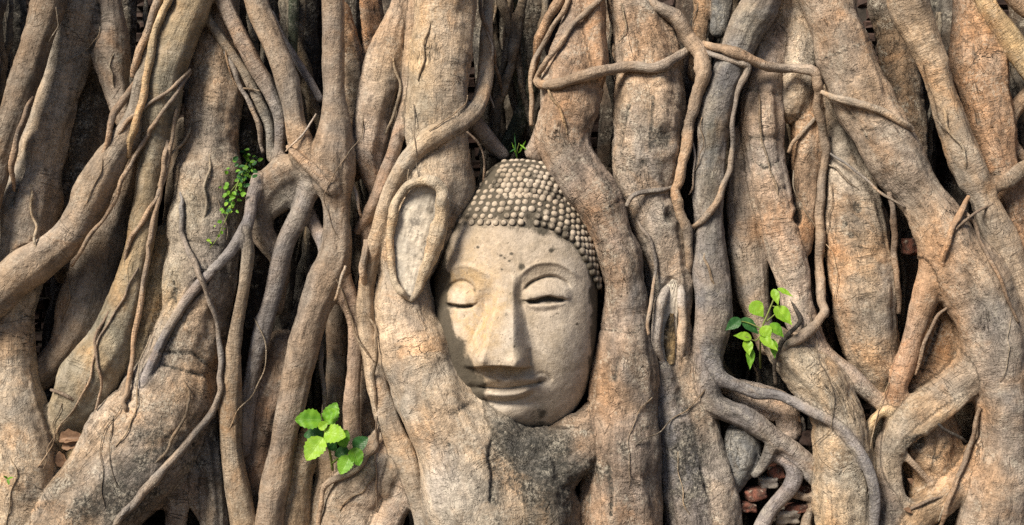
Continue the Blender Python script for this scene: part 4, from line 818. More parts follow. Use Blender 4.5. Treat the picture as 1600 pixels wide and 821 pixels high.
def features(x, y):
    h = np.zeros_like(x)
    # brow: forehead sits proud of the eye sockets
    by = brow_y(x); sock = sstep(-8, 20, y - by)
    h -= 8 * sock * gau(x, y, 855, 450, 52, 34) ; h -= 11 * sock * gau(x, y, 716, 454, 38, 30)
    d, t = seg(x, y, smooth_poly([(808, 436), (822, 421), (840, 412), (866, 411), (888, 421), (908, 438)])); h += 2.6 * np.exp(-(d / 3.6) ** 2) * sstep(0, .15, t) * sstep(0, .2, 1 - t)
    d, t = seg(x, y, smooth_poly([(768, 433), (745, 420), (722, 415), (702, 422)])); h += 1.8 * np.exp(-(d / 3.6) ** 2) * sstep(0, .15, t) * sstep(0, .2, 1 - t)
    # right eye: heavy upper lid over a narrow opening
    h += 9.5 * gau(x, y, 853, 460, 36, 21)
    lash = np.interp(x, [812, 824, 836, 846, 857, 868, 878, 890], [467, 468, 467, 463, 461, 463, 466, 466])
    m = sstep(808, 822, x) * sstep(896, 880, x)
    h += 4.5 * m * sstep(2.4, -1.5, y - lash) * sstep(-28, -5, y - lash)
    h -= groove(x, y, [(814, 460), (829, 442), (857, 432), (880, 439), (893, 453)], 4.8, 2.8)
    h -= groove(x, y, [(820, 470), (834, 470), (846, 467), (857, 465.5), (869, 467.5), (886, 467.5)], 8.0, 3.9); h += 2.2 * gau(x, y, 856, 468, 9, 3)
    h += 1.4 * np.exp(-(seg(x, y, smooth_poly([(822, 475), (846, 478), (878, 473)]))[0] / 4.0) ** 2)
    h -= groove(x, y, [(822, 482), (846, 486), (876, 480)], 1.0, 4)
    low = np.interp(x, [816, 830, 846, 858, 870, 888], [469, 473.5, 476, 476, 473.5, 467]); h -= 2.6 * m * sstep(0, 2, y - lash) * sstep(0, 2, low - y)
    # left eye, lids almost closed
    h += 4.5 * gau(x, y, 720, 463, 27, 16)
    lash = np.interp(x, [688, 705, 722, 738, 750], [471, 474, 476, 475, 470]); m = sstep(690, 702, x) * sstep(752, 738, x)
    h += 4.5 * m * sstep(2.4, -1.5, y - lash) * sstep(-26, -5, y - lash)
    h -= groove(x, y, [(692, 460), (706, 445), (724, 439), (740, 448), (748, 462)], 4.0, 2.8)
    h -= groove(x, y, [(698, 475), (714, 478.5), (728, 479), (744, 475)], 7.0, 3.0)
    h -= groove(x, y, [(704, 488), (722, 492), (740, 488)], 1.0, 4)
    # inner corners
    h -= 9 * gau(x, y, 812, 466, 9, 16); h -= 8 * gau(x, y, 760, 470, 10, 18)
    # cheeks
    h += 8 * gau(x, y, 878, 535, 44, 50); h += 9 * gau(x, y, 722, 532, 26, 44)
    # nose
    xc = np.interp(y, [440, 470, 520, 566], [791, 791, 784, 779]); hw = np.interp(y, [430, 455, 480, 520, 550, 566, 574], [24, 23, 29, 41, 51, 55, 54])
    hh = np.interp(y, [425, 445, 462, 500, 540, 558, 565], [1, 7, 13, 26, 37, 41, 41])
    u = np.abs(x - xc) / hw; lin = np.clip((1.02 - u) / (1.02 - 0.42), 0, 1); prof = 0.35 * lin + 0.65 * sstep(0, 1, lin)
    base = 567 + 4 * np.clip(np.abs(x - xc) / 40, 0, 1) ** 2 - 1.5
    h += hh * prof * sstep(4.5, -1.5, y - base)
    h += 12 * gau(x, y, 750, 555, 13, 12) * sstep(4, -2, y - base) + 12 * gau(x, y, 811, 558, 13, 12) * sstep(4, -2, y - base)
    h -= 5 * gau(x, y, 766, 573, 9, 4) + 5 * gau(x, y, 797, 574, 9, 4)
    h -= groove(x, y, [(738, 545), (735, 560), (739, 573)], 3.5, 3.5) + groove(x, y, [(824, 540), (829, 556), (824, 574)], 4.5, 4)
    # mouth
    h += 13 * gau(x, y, 792, 598, 58, 34)
    d, t = seg(x, y, smooth_poly([(744, 595), (768, 590), (784, 588.5), (792, 590.5), (800, 588.5), (822, 588), (845, 588)])); h += 6.5 * np.exp(-(d / 6.6) ** 2) * sstep(0, .16, t) * sstep(0, .16, 1 - t)
    h -= 3.5 * gau(x, y, 790, 579, 7, 6)
    h -= groove(x, y, [(741, 603), (764, 602), (786, 603.5), (808, 601), (828, 598), (850, 592)], 8.5, 2.5)
    d, t = seg(x, y, smooth_poly([(750, 610), (772, 612.5), (790, 613), (810, 610), (834, 602)])); h += 9.0 * np.exp(-(d / 6.8) ** 2) * sstep(0, .16, t) * sstep(0, .16, 1 - t)
    h -= groove(x, y, [(752, 621), (776, 624), (796, 624), (818, 618), (838, 607)], 5.0, 3.6)
    h -= 5 * gau(x, y, 849, 593, 9, 6) + 5 * gau(x, y, 740, 603, 8, 6)
    h -= groove(x, y, [(834, 583), (846, 580), (857, 585), (862, 594)], 2.2, 2.6)
    h -= 5 * gau(x, y, 792, 625, 40, 7)
    h += 15 * gau(x, y, 796, 650, 38, 26)
    # weathering
    q = np.stack([x.ravel(), y.ravel(), np.zeros(x.size)], 1)
    h += (1.1 * vnoise(q, 1 / 34, 21, 3) + 0.5 * vnoise(q, 1 / 9, 22, 2)).reshape(x.shape)
    return h
def face_depth(x, y): return HD + base_depth(x, y) + features(x, y) * sstep(1.0, 0.86, rho(x, y))
head = empty('stone_sculpture', tuple(W(HC[0], 690, 0)))
tag(head, 'weathered stone head with half closed eyes and beaded hair held among the roots', 'sculpture')

def hairline(x): return np.interp(x, [660, 690, 706, 754, 790, 827, 861, 891, 911, 924, 933, 945], [385, 362, 351, 352, 353, 351, 358, 375, 400, 424, 440, 470])
def stain_light_head(x, y, isfront):
    n = vnoise(np.stack([x, y, 0 * x], 1), 1 / 26, 31, 3); n2 = vnoise(np.stack([x, y, 0 * x], 1), 1 / 60, 33, 2)
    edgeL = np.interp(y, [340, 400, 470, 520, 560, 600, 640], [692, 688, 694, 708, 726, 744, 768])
    mould_shade = 1.0 * sstep(22, -6, x - edgeL - 16 * n) + 1.0 * sstep(912, 930, x + 5 * n) * sstep(380, 420, y)
    mould_shade += 0.42 * sstep(440, 352, y) * (0.8 + 0.5 * n2) + 0.55 * sstep(20, 0, y - hairline(x)) * (0.7 + 0.6 * n)
    mould_shade += 0.48 * gau(x, y, 840, 646, 20, 26) + 0.6 * gau(x, y, 868, 672, 40, 10) + 0.40 * gau(x, y, 846, 593, 12, 5) + 0.25 * gau(x, y, 848, 632, 9, 26)
    mould_shade += 0.55 * gau(x, y, 857, 468, 8, 4.5) + 0.25 * gau(x, y, 850, 466, 20, 3) + 0.3 * gau(x, y, 722, 477.5, 15, 2.8) + 0.42 * gau(x, y, 812, 472, 12, 10) + 0.3 * gau(x, y, 800, 440, 40, 14) + 0.33 * gau(x, y, 725, 476, 22, 5) + 0.3 * gau(x, y, 850, 473, 36, 9)  # eye openings and inner corners darkened, recess shade put into the colour
    mould_shade += 0.22 * groove(x, y, [(742, 603), (786, 603.5), (828, 598), (850, 592)], 1.0, 3) + 0.75 * groove(x, y, [(820, 469), (834, 470), (846, 466), (857, 464), (869, 467), (886, 468)], 1.0, 3.2) + 0.55 * groove(x, y, [(698, 475), (714, 478.5), (728, 479), (744, 475)], 1.0, 3)
    mould_shade += 0.45 * groove(x, y, [(814, 460), (829, 442), (857, 432), (880, 439), (893, 453)], 1.0, 2.6) + 0.35 * groove(x, y, [(692, 460), (706, 445), (724, 439), (740, 448), (748, 462)], 1.0, 3) + 0.10 * groove(x, y, [(735, 545), (740, 572), (770, 574), (812, 576), (826, 560)], 1.0, 6)  # shade of eye slits, lid creases, mouth line and nose base painted in
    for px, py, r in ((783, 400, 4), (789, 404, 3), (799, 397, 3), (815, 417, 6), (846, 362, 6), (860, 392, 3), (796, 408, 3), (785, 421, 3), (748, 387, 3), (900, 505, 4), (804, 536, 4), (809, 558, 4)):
        mould_shade += 0.75 * gau(x, y, px, py, r, r * .8)
    oc = 0.55 * gau(x, y, 735, 436, 44, 16) + 0.55 * gau(x, y, 694, 458, 12, 20) + 0.85 * gau(x, y, 752, 500, 26, 52) + 0.3 * gau(x, y, 716, 494, 20, 14) + 0.62 * gau(x, y, 775, 573, 40, 9) + 0.6 * gau(x, y, 785, 470, 16, 20) + 0.3 * gau(x, y, 740, 400, 50, 40) + 0.35 * gau(x, y, 770, 590, 34, 12)  # ochre staining, with warm sunlight left of the nose painted into it
    pa = 0.75 * gau(x, y, 796, 520, 22, 52) + 0.9 * gau(x, y, 780, 632, 32, 12) + 0.8 * gau(x, y, 880, 560, 44, 80) + 0.6 * gau(x, y, 785, 610, 30, 6) + 0.6 * gau(x, y, 890, 430, 22, 50)  + 0.7 * gau(x, y, 840, 628, 18, 10)
    mould_shade = np.where(isfront, mould_shade, 1.0)
    return np.stack([np.clip(mould_shade + 0.12 * n, 0, 1.2), np.clip(oc * (0.85 + 0.4 * n2), 0, 1), np.clip(pa, 0, 1)], 1)
def build_face():
    nr, nf = 250, 520
    th = np.concatenate([np.linspace(0, math.pi / 2, nr, endpoint=False), np.linspace(math.pi / 2, math.pi * 0.97, 40)])
    ph = np.linspace(0, 2 * math.pi, nf, endpoint=False)
    dirx, diry = np.cos(ph), np.sin(ph)
    r0 = np.array([1 / rho(np.array([HC[0] + dx * 1.0]), np.array([HC[1] + dy * 1.0]))[0] for dx, dy in zip(dirx, diry)])
    # the jaw exponent varies with y, so solve the outline radius by a few fixed-point steps
    for _ in range(12): r0 = r0 / rho(HC[0] + dirx * r0, HC[1] + diry * r0)
    RR = np.sin(th)[:, None] * r0[None]
    X = HC[0] + RR * dirx; Y = HC[1] + RR * diry
    fr = (th < math.pi / 2)[:, None] & np.ones_like(X, bool)
    dep = np.where(fr, face_depth(X, Y), HD + 0.8 * 110 * np.cos(th)[:, None])
    k = (DIST - 60 * S) / DIST
    P = np.stack([(X - 800) * S * k, -dep * S, ZC + (410.5 - Y) * S * k], -1).reshape(-1, 3)
    i = np.arange(len(th) * nf).reshape(len(th), nf); j = np.roll(i, -1, 1)
    Fq = np.stack([i[1:], j[1:], j[:-1], i[:-1]], -1).reshape(-1, 4)
    st = stain_light_head(X.ravel(), Y.ravel(), fr.ravel())
    return mesh_np('face', P, Fq[:, ::-1], M_STONE, head, attrs=dict(stain_light=st))
build_face()
KH = (DIST - 60 * S) / DIST
def PH(x, y, d): return np.stack([(x - 800) * S * KH, -d * S, ZC + (410.5 - y) * S * KH], -1)
# hair cap over the skull, topknot above it; the beads belong to each
def cap_depth(x, y):
    r = np.hypot((x - 808) / 137, (y - 455) / 182); return HD + 5 + 100 * np.clip(1 - r ** 2, 0, 1) ** 0.5
def knot_depth(x, y):
    dx = np.abs(x - 814) / np.where(x < 814, 72, 84); dy = (330 - y) / 85
    r = (dx ** 2.6 + np.abs(dy) ** 2.3) ** (1 / 2.4); return HD - 2 + 66 * np.clip(1 - r ** 2, 0, 1) ** 0.5
def bead(c, n, r, V, F, seed):
    """one rounded conical curl"""
    n = n / np.linalg.norm(n); a = np.cross(n, [0.3, 0.2, 1]); a /= np.linalg.norm(a); b = np.cross(n, a)
    c = c - n * r * 0.22
    base = len(V); prof = ((1.04, -0.25), (1.0, 0.15), (0.86, 0.48), (0.58, 0.76), (0.26, 0.92)); m = 10
    for pr, ph in prof:
        ph = ph * 0.78
        for q in range(m):
            t = 2 * math.pi * q / m; V.append(c + r * (pr * (math.cos(t) * a + math.sin(t) * b) + ph * n))
    V.append(c + r * 0.76 * n)
    for i in range(len(prof) - 1):
        for q in range(m):
            F.append((base + i * m + q, base + i * m + (q + 1) % m, base + (i + 1) * m + (q + 1) % m, base + (i + 1) * m + q))
    for q in range(m): F.append((base + 4 * m + q, base + 4 * m + (q + 1) % m, base + 5 * m))
def normal_of(fn, x, y):
    e = 2.0; gx = (fn(np.array(x + e), np.array(y)) - fn(np.array(x - e), np.array(y))) / (2 * e); gy = (fn(np.array(x), np.array(y + e)) - fn(np.array(x), np.array(y - e))) / (2 * e)
    g = math.hypot(gx, gy); 
    if g > 3: gx, gy = gx * 3 / g, gy * 3 / g
    return np.array([-gx, -1.0, gy]) 
def build_hair():
    # cap surface: polar grid, trimmed along the hairline
    ny, nx = 70, 150; V = []; 
    X = np.zeros((ny, nx)); Y = np.zeros((ny, nx))
    for j in range(nx):
        u = -1 + 2 * j / (nx - 1); x = 808 + 136.5 * math.sin(u * math.pi / 2)
        top = 455 - 181 * math.sqrt(max(0, 1 - ((x - 808) / 137) ** 2)); bot = max(top + 0.5, float(hairline(np.array(x))) + 3 * math.sin(x * 0.37) + 2 * math.sin(x * 0.83))
        X[:, j] = x; Y[:, j] = np.linspace(top, bot, ny)
    D = cap_depth(X, Y); q = np.stack([X.ravel(), Y.ravel(), 0 * X.ravel()], 1); D += (1.5 * vnoise(q, 1 / 14, 41, 2)).reshape(D.shape)
    ed = sstep(ny - 1, ny - 16, np.arange(ny))[:, None]; D = D * ed + (1 - ed) * np.minimum(D, face_depth(X, Y) - 2)
    P = PH(X, Y, D).reshape(-1, 3); i = np.arange(ny * nx).reshape(ny, nx)
    Fq = np.stack([i[:-1, :-1], i[1:, :-1], i[1:, 1:], i[:-1, 1:]], -1).reshape(-1, 4).tolist(); Vc = list(P)
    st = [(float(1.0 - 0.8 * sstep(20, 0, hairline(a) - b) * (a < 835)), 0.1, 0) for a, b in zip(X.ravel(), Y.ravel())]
    rows = 10; rnd = random.Random(3)
    for r_ in range(rows):
        # rows are arcs running parallel to the hairline, stepping up over the skull
        off = 4 + r_ * 9.7 + (r_ * r_) * 0.08; x = 686.0 + (r_ % 2) * 7; 
        sz = 6.7 - 0.18 * r_
        arc = []
        xs = np.linspace(672, 941, 400); ys = hairline(xs) - off * np.interp(xs, [680, 800, 900, 935, 941], [0.95, 1.0, 1.0, 1.05, 1.05]) + 0.0
        xs2 = xs + off * np.interp(xs, [860, 900, 941], [0.0, 0.45, 0.25]) * 0 ; L = np.concatenate([[0], np.cumsum(np.hypot(np.diff(xs2), np.diff(ys)))])
        step = 12.4 - 0.24 * r_
        for s in np.arange((r_ % 2) * step / 2, L[-1], step):
            bx = np.interp(s, L, xs2) + rnd.uniform(-1, 1); by = np.interp(s, L, ys) + rnd.uniform(-1, 1)
            if ((bx - 808) / 133) ** 2 + ((by - 455) / 177) ** 2 > 0.985: continue
            worn = r_ < 2 and bx < 830
            if worn and rnd.random() < 0.28: continue
            n = normal_of(cap_depth, bx, by); c = PH(np.array(bx), np.array(by), cap_depth(np.array(bx), np.array(by)))
            k0 = len(Vc); bead(c, n, sz * S * KH * rnd.choice((1, 1, 1, 0.8, 0.92)) * rnd.uniform(0.85, 1.08) * (0.85 if worn else 1), Vc, Fq, 0)
            mould_shade = 0.22 + 0.2 * (bx < 735) + (0.0 if bx < 835 else 0.12) * (r_ == 0) + rnd.uniform(0, 0.16) + 0.12 * (by > 395)
            st += [(mould_shade + (0.5 if v < 20 else 0.15 if v < 30 else 0), 0.0, 0.1) for v in range(len(Vc) - k0)]
    mesh_np('hair', Vc, Fq, M_STONE, head, attrs=dict(stain_light=st))
def build_knot():
    ny, nx = 60, 90; X = np.zeros((ny, nx)); Y = np.zeros((ny, nx))
    for j in range(nx):
        u = -1 + 2 * j / (nx - 1); w = 72 if u < 0 else 84; dx = abs(math.sin(u * math.pi / 2)) * 0.999; x = 814 + w * math.sin(u * math.pi / 2) * 0.999
        top = 330 - 85 * (max(0, 1 - dx ** 2.6)) ** (1 / 2.3); X[:, j] = x; Y[:, j] = top + (345 - top) * (np.linspace(0, 1, ny) ** 1.5)
    D = knot_depth(X, Y); q = np.stack([X.ravel(), Y.ravel(), 0 * X.ravel()], 1); D += (1.5 * vnoise(q, 1 / 14, 43, 2)).reshape(D.shape)
    Pf = PH(X, Y, D).reshape(-1, 3); i = np.arange(ny * nx).reshape(ny, nx); k = ny * nx
    Pb = PH(X, Y, 0 * D - 60).reshape(-1, 3)
    Fq = np.stack([i[:-1, :-1], i[1:, :-1], i[1:, 1:], i[:-1, 1:]], -1).reshape(-1, 4).tolist()
    Fq += np.stack([i[0, 1:], i[0, 1:] + k, i[0, :-1] + k, i[0, :-1]], -1)[:, ::-1].tolist()
    Vc = list(Pf) + list(Pb); st = [(0.95, 0.1, 0)] * len(Vc); rnd = random.Random(5)
    for r_ in range(9):
        step = 10.4 - 0.12 * r_; y0 = 314 - r_ * 8.0
        xs = np.linspace(742, 897, 300); ys = y0 + 0.0030 * np.clip(xs - 815, 0, 99) ** 2 + 0.0012 * np.clip(815 - xs, 0, 99) ** 2
        L = np.concatenate([[0], np.cumsum(np.hypot(np.diff(xs), np.diff(ys)))])
        for s in np.arange((r_ % 2) * step / 2, L[-1], step):
            bx = np.interp(s, L, xs) + rnd.uniform(-1.6, 1.6); by = np.interp(s, L, ys) + rnd.uniform(-1.6, 1.6)
            if knot_depth(np.array(bx), np.array(by)) < HD + 6: continue
            if bx < 772 and rnd.random() < 0.6: continue
            n = normal_of(knot_depth, bx, by); c = PH(np.array(bx), np.array(by), knot_depth(np.array(bx), np.array(by)))
            k0 = len(Vc); bead(c, n, (5.9 - 0.08 * r_) * S * KH * rnd.uniform(0.85, 1.1), Vc, Fq, 0)
            mould_shade = 0.20 + 0.24 * (bx < 778) + 0.06 * (by > 304) + rnd.uniform(0, 0.16); st += [(mould_shade + (0.5 if v < 20 else 0.15 if v < 30 else 0), 0.0, 0.1) for v in range(len(Vc) - k0)]  # lowest curls darkened too: shade line under the topknot painted in
    mesh_np('topknot', Vc, Fq, M_STONE, head, attrs=dict(stain_light=st))
build_hair(); build_knot()

# ------------------------------------------------------------------ plants
def leaf(V, F, A, base, tip, nrm, width, shape='ovate', curl=0.12, fold=0.25):
    base, tip, nrm = (np.asarray(v, float) for v in (base, tip, nrm)); ax = tip - base; L = np.linalg.norm(ax); ax /= L
    sd = np.cross(ax, nrm); sd /= np.linalg.norm(sd) + 1e-9; up = np.cross(sd, ax)
    n, m = 15, 9; b0 = len(V)
    for i in range(n):
        t = i / (n - 1)
        if shape == 'heart': w = (math.sin(math.pi * min(1, t * 1.02 + 0.0)) ** 0.55) * (1 - 0.35 * t) * (1.12 if t < 0.5 else 1) * (1 - sstep(0.55, 1.0, np.array(t)) * 0.55)
        elif shape == 'dry': w = math.sin(math.pi * t ** 0.9) ** 1.15 * (1 + 0.12 * math.sin(t * 23 + base[0] * 900))
        else: w = math.sin(math.pi * t ** 0.80) ** 0.70
        ser = 1 + (0.07 if shape == 'serrate' else 0) * (1 if i % 2 else -1)
        for j in range(m):
            u = -1 + 2 * j / (m - 1); back = 0
            if shape == 'heart': back = -0.10 * L * abs(u) ** 1.5 * (1 - t)
            z = fold * abs(u) * w * width * 0.5 - curl * L * (t ** 2) + 0.012 * L * math.sin(t * 19 + 3 * abs(u))
            V.append(base + ax * (t * L + back) + sd * u * w * width * 0.5 * ser + up * z); A.append((u, t, 0))
    for i in range(n - 1):
        for j in range(m - 1):
            a = b0 + i * m + j; F.append((a, a + 1, a + m + 1, a + m))
def add_tube(V, F, A, P, r0, r1, sides=6):
    P = catmull(np.array(P, float), 12); v, f, b = tube(P, np.linspace(r0, r1, len(P)), sides); k = len(V); V.extend(v); F.extend([[i + k for i in q] for q in f]); A.extend([(0, 0, 0)] * len(v))
def plant(name, label, base, leaves, stems, mats, extra=None):
    """leaves: (x0,y0,x1,y1,d0,d1,width px,shape,tilt x,tilt y,material index)"""
    root = empty(name, tuple(W(*base))); tag(root, label, 'plant')
    V, F, A = [], [], []
    for st in stems:
        pts, r0, r1 = st; add_tube(V, F, A, [W(*p) for p in pts], r0 * S, r1 * S)
    mesh_np('stem', V, F, M_STEM, root, attrs=dict(leaf=A))
    V, F, A, MI = [], [], [], []
    for (x0, y0, x1, y1, d0, d1, w, sh, tx, ty, mi) in leaves:
        k = len(F); leaf(V, F, A, W(x0, y0, d0), W(x1, y1, d1), np.array([tx, -1.0, ty]), w * S, sh, curl=random.uniform(0.02, 0.16)); MI += [mi] * (len(F) - k)
    o = mesh_np('foliage', V, F, None, root, attrs=dict(leaf=A))
    for m in mats: o.data.materials.append(m)
    o.data.polygons.foreach_set('material_index', np.array(MI, np.int32)); o.data.update()
    return root
SL = [M_LEAF, M_LEAF2, M_LEAF3]
plant('seedling', 'leafy seedling with broad toothed green leaves below the forked root', (518, 712, 40), [
    (503, 656, 461, 655, 85, 95, 31, 'serrate', .1, .4, 0), (512, 664, 524, 629, 80, 80, 27, 'serrate', -.2, .3, 0), (508, 652, 530, 640, 92, 100, 15, 'serrate', 0, .5, 0),
    (507, 676, 540, 683, 96, 112, 30, 'serrate', .1, .4, 1), (505, 684, 478, 719, 92, 108, 34, 'serrate', -.1, .6, 1), (506, 678, 474, 680, 76, 74, 22, 'serrate', .0, .5, 2),
    (498, 670, 512, 660, 96, 100, 14, 'serrate', 0, .3, 1), (530, 695, 543, 672, 80, 78, 22, 'serrate', .2, .3, 0), (532, 684, 541, 699, 92, 96, 18, 'serrate', .3, .4, 0),
    (552, 701, 574, 684, 82, 86, 22, 'serrate', .1, .4, 2), (551, 700, 562, 728, 88, 96, 23, 'serrate', .2, .5, 0), (547, 712, 531, 741, 90, 100, 25, 'serrate', -.1, .5, 0),
    (545, 703, 522, 712, 80, 80, 18, 'serrate', -.1, .5, 2), (512, 690, 526, 704, 78, 76, 16, 'serrate', 0, .5, 2)],
    [([(520, 735, 30), (516, 710, 55), (510, 685, 80), (506, 665, 84)], 2.2, 1.2), ([(518, 725, 40), (535, 712, 65), (548, 703, 82)], 2.0, 1.2), ([(510, 680, 82), (504, 668, 84), (500, 656, 86)], 1.3, 0.8), ([(510, 676, 82), (520, 664, 80)], 1.2, .8)], SL)
plant('fig_seedling', 'young fig seedling with pointed yellow green heart shaped leaves', (1190, 560, 10), [
    (1209, 454, 1216, 476, 88, 98, 14, 'heart', -.2, .4, 1), (1217, 452, 1240, 463, 88, 96, 11, 'heart', .1, .9, 1), (1176, 474, 1193, 496, 80, 86, 25, 'heart', -.3, .2, 1),
    (1213, 482, 1238, 508, 90, 100, 27, 'heart', .2, .5, 1), (1155, 500, 1133, 516, 70, 74, 19, 'heart', -.2, .2, 2), (1161, 500, 1187, 522, 66, 72, 20, 'heart', .1, .4, 2),
    (1172, 528, 1147, 523, 92, 98, 17, 'heart', -.2, .7, 1), (1167, 533, 1171, 556, 94, 104, 17, 'heart', 0, .4, 1), (1172, 545, 1172, 578, 92, 102, 15, 'heart', .2, .4, 0),
    (1192, 512, 1204, 530, 92, 98, 22, 'heart', -.1, .4, 1), (1205, 508, 1226, 526, 88, 94, 20, 'heart', .2, .5, 0), (1190, 528, 1216, 548, 96, 108, 17, 'heart', .1, .5, 1), (1206, 532, 1212, 560, 88, 98, 16, 'heart', .3, .4, 0)],
    [([(1188, 575, 0), (1188, 540, 40), (1190, 515, 80), (1200, 490, 86), (1209, 468, 88), (1216, 455, 88)], 1.9, 1.0), ([(1197, 503, 84), (1210, 492, 88), (1216, 484, 90)], 1.0, .7), ([(1205, 478, 86), (1214, 480, 89)], .9, .7),
     ([(1190, 522, 78), (1182, 532, 88), (1174, 531, 92), (1165, 526, 94)], 1.2, .8), ([(1196, 500, 82), (1190, 488, 82), (1182, 476, 80)], 1, .7), ([(1192, 515, 76), (1170, 505, 70), (1156, 502, 70)], 1, .7), ([(1174, 531, 92), (1168, 540, 94)], .9, .7)], SL)
rnd = random.Random(9)
lv = []; spine = [(388, 250), (384, 262), (378, 272), (372, 284), (366, 300), (362, 316), (358, 330), (350, 348), (340, 366), (330, 384)]
for i, (x, y) in enumerate(spine):
    for k in range((15, 17, 17, 15, 13, 10, 8, 3, 2, 2)[i]):
        sp_ = (15, 18, 19, 18, 16, 13, 11, 6, 5, 5)[i]; a = rnd.uniform(-3.4, .9); l = rnd.uniform(5, 10.5) * (1 if i < 7 else .8); hx, hy = x + rnd.gauss(-2, sp_ * .5), y + rnd.gauss(0, 8); hd = float(hm(hx, hy)) + rnd.uniform(4, 22)
        lv.append((hx, hy, hx + l * math.cos(a), hy - l * math.sin(a) * .8, hd, hd + rnd.uniform(-3, 5), l * rnd.uniform(.55, .8), 'ovate', rnd.uniform(-.6, .6), rnd.uniform(-.1, .9), rnd.choice((0, 0, 2)) if i < 6 else rnd.choice((0, 1))))
def onb(x, y, e=5): return (x, y, float(hm(x, y)) + e)
plant('trailing_sprig', 'small trailing sprig with tiny oval green leaves beside the elbow shaped root', onb(386, 252), lv,
    [([onb(388, 250, 2), onb(380, 268, 10), onb(370, 290, 12), onb(362, 320, 12), onb(352, 345, 8), onb(340, 372, 6), onb(328, 388, 5)], 1.1, .6), ([onb(372, 285, 8), onb(360, 300, 9), onb(350, 310, 8)], .8, .5)], SL)
lv = [(808, 246, 800, 222, 5, 12, 2.4, 'ovate', .2, .3, 0), (810, 240, 821, 221, 6, 20, 2.8, 'ovate', .3, .4, 0), (806, 246, 804, 208, 4, 10, 2.0, 'ovate', 0, .2, 2), (812, 226, 823, 234, 14, 24, 2.4, 'ovate', .1, .5, 0), (806, 232, 796, 238, 10, 16, 2.2, 'ovate', .1, .5, 2)]
plant('grass_tuft', 'tiny tuft of green blades sprouting above the topknot', (808, 248, 0), lv, [([(808, 250, -4), (808, 236, 4), (811, 224, 10)], .9, .5)], SL)
lv = [(12, 748, 6, 744, 92, 97, 3.5, 'ovate', 0, .5, 0), (12, 748, 21, 746, 92, 97, 3, 'ovate', 0, .5, 0), (12, 748, 14, 758, 92, 98, 4, 'ovate', 0, .5, 0)]
plant('sprout', 'tiny pale green sprout on the bark in the lower left corner', (12, 750, 88), lv, [([(12, 752, 88), (12, 748, 92)], .8, .5)], SL)

# ------------------------------------------------------------------ fallen leaves, broken bricks, rubble
def dry_leaf(x0, y0, x1, y1, d0, d1, w, tx, ty, label):
    V, F, A = [], [], []; leaf(V, F, A, W(x0, y0, d0), W(x1, y1, d1), np.array([tx, -1.0, ty]), w * S, 'dry', 0.30, 0.9)
    n = len(V); V += [v + np.array([0, 0.002, -0.001]) for v in V]; F += [tuple(i + n for i in f[::-1]) for f in F]
    tag(mesh_np('fallen_leaf', V, F, M_DRY, center=True), label, 'leaf', 'dry leaves caught between the roots')
dry_leaf(90, 688, 130, 680, 40, 52, 22, .1, .6, 'largest dry brown leaf on top of the fallen leaves')
dry_leaf(96, 700, 124, 692, 46, 52, 16, 0, .4, 'dry reddish leaf just under the largest fallen leaf')
dry_leaf(92, 705, 104, 735, 38, 48, 20, -.3, .2, 'upright dry leaf left in the pocket between the two root feet')
dry_leaf(118, 700, 112, 738, 32, 42, 14, .4, .2, 'narrow dark dry leaf at the right of the fallen leaves')
dry_leaf(106, 735, 112, 760, 44, 48, 12, .1, .3, 'small dry leaf lowest in the pocket of fallen leaves')
for a in ((1238, 652, 1252, 658, -10, -4, 9, 'curled dry leaf scrap above the dark brown brick'), (1288, 700, 1296, 716, 10, 18, 8, 'small dry leaf scrap caught against the stout speckled root'),
          (1412, 795, 1426, 801, 64, 70, 8, 'tiny dry leaf lying at the foot of the olive arch'), (1418, 748, 1427, 758, 58, 60, 9, 'little pinkish leaf scrap on the orange bulge inside the arch')):
    dry_leaf(*a[:7], .2, .5, a[7])
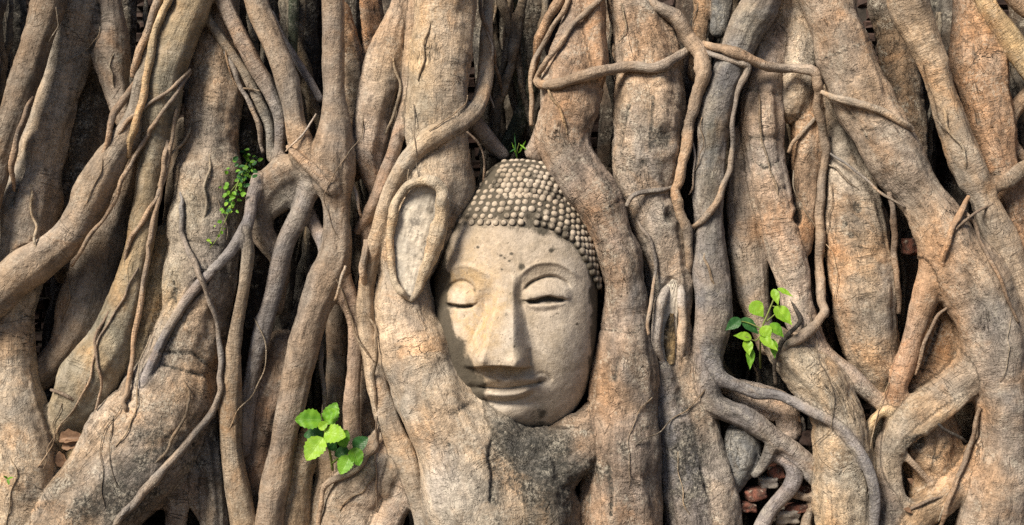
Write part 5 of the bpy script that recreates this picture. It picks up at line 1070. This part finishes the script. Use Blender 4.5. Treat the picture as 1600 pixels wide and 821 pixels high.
def chunk(x, y, d, w, h, t, mat, name, cat, label, rot=0, seed=0, group=None):
    """a broken brick or stone: chipped, rounded block"""
    n = 9; g = np.linspace(-1, 1, n); P = []; Fq = []
    idx = {}
    bm = bmesh.new(); bmesh.ops.create_cube(bm, size=2); bmesh.ops.subdivide_edges(bm, edges=bm.edges[:], cuts=7, use_grid_fill=True)
    v = np.array([tuple(a.co) for a in bm.verts]); f = [[q.index for q in p.verts] for p in bm.faces]; bm.free()
    l = (np.abs(v) ** 6).sum(1) ** (1 / 6); v = v / l[:, None]
    v *= (1 + 0.26 * vnoise(v, 1.2, seed, 2) + 0.10 * vnoise(v, 3.5, seed + 3, 3))[:, None]
    c, s = math.cos(rot), math.sin(rot); k = S / 2
    X = v[:, 0] * w * k; Z = v[:, 2] * h * k; Y = v[:, 1] * t * k; p = W(x, y, d)
    V = np.stack([p[0] + X * c - Z * s, p[1] + Y, p[2] + X * s + Z * c], 1)
    tag(mesh_np(name, V, f, mat, center=True), label, cat, group)
G = 'broken bricks below the grey fork'
chunk(1211, 737, -8, 26, 22, 30, M_RUBBLE, 'broken_brick', 'brick', 'red and white brick piece tucked under the loop of the grey fork', .2, 1, G)
chunk(1181, 772, 0, 34, 20, 34, M_RUBBLE, 'broken_brick', 'brick', 'chipped red brick beside the scarred knob', .15, 2, G)
chunk(1168, 792, 4, 24, 14, 30, M_RUBBLE, 'broken_brick', 'brick', 'thin red brick sliver under the chipped red brick', -.1, 3, G)
chunk(1252, 766, -14, 36, 22, 34, M_RUBBLE, 'broken_brick', 'brick', 'red brick half covered by moss beside the stout root', .05, 4, G)
chunk(1246, 793, -6, 38, 13, 34, M_RUBBLE, 'broken_brick', 'brick', 'flat red brick below the mossy brick', .1, 5, G)
chunk(1263, 684, -30, 34, 24, 40, M_BRICK, 'broken_brick', 'brick', 'dark brown brick wedged above the grey fork near the stout root', -.1, 6, G)
chunk(1422, 385, -40, 26, 26, 30, M_RUBBLE, 'broken_brick', 'brick', 'orange red brick deep beside the orange fork', 0, 7)
chunk(1200, 753, -4, 28, 18, 30, M_ROCK, 'stone', 'stone', 'grey rubble stone between two red bricks', .1, 8)
chunk(1245, 664, -28, 22, 24, 24, M_ROCK, 'stone', 'stone', 'small pale stone above the dark brown brick', .3, 9)
chunk(1592, 700, 2, 34, 50, 34, M_ROCK, 'stone', 'stone', 'pale mottled stone at the right edge', .1, 10)
chunk(1590, 790, 4, 40, 34, 34, M_ROCK, 'stone', 'stone', 'grey stone in the lower right corner', -.1, 12)
chunk(1228, 806, -10, 40, 24, 40, M_ROCK, 'stone', 'stone', 'flat grey stone at the bottom under the red bricks', .05, 13)
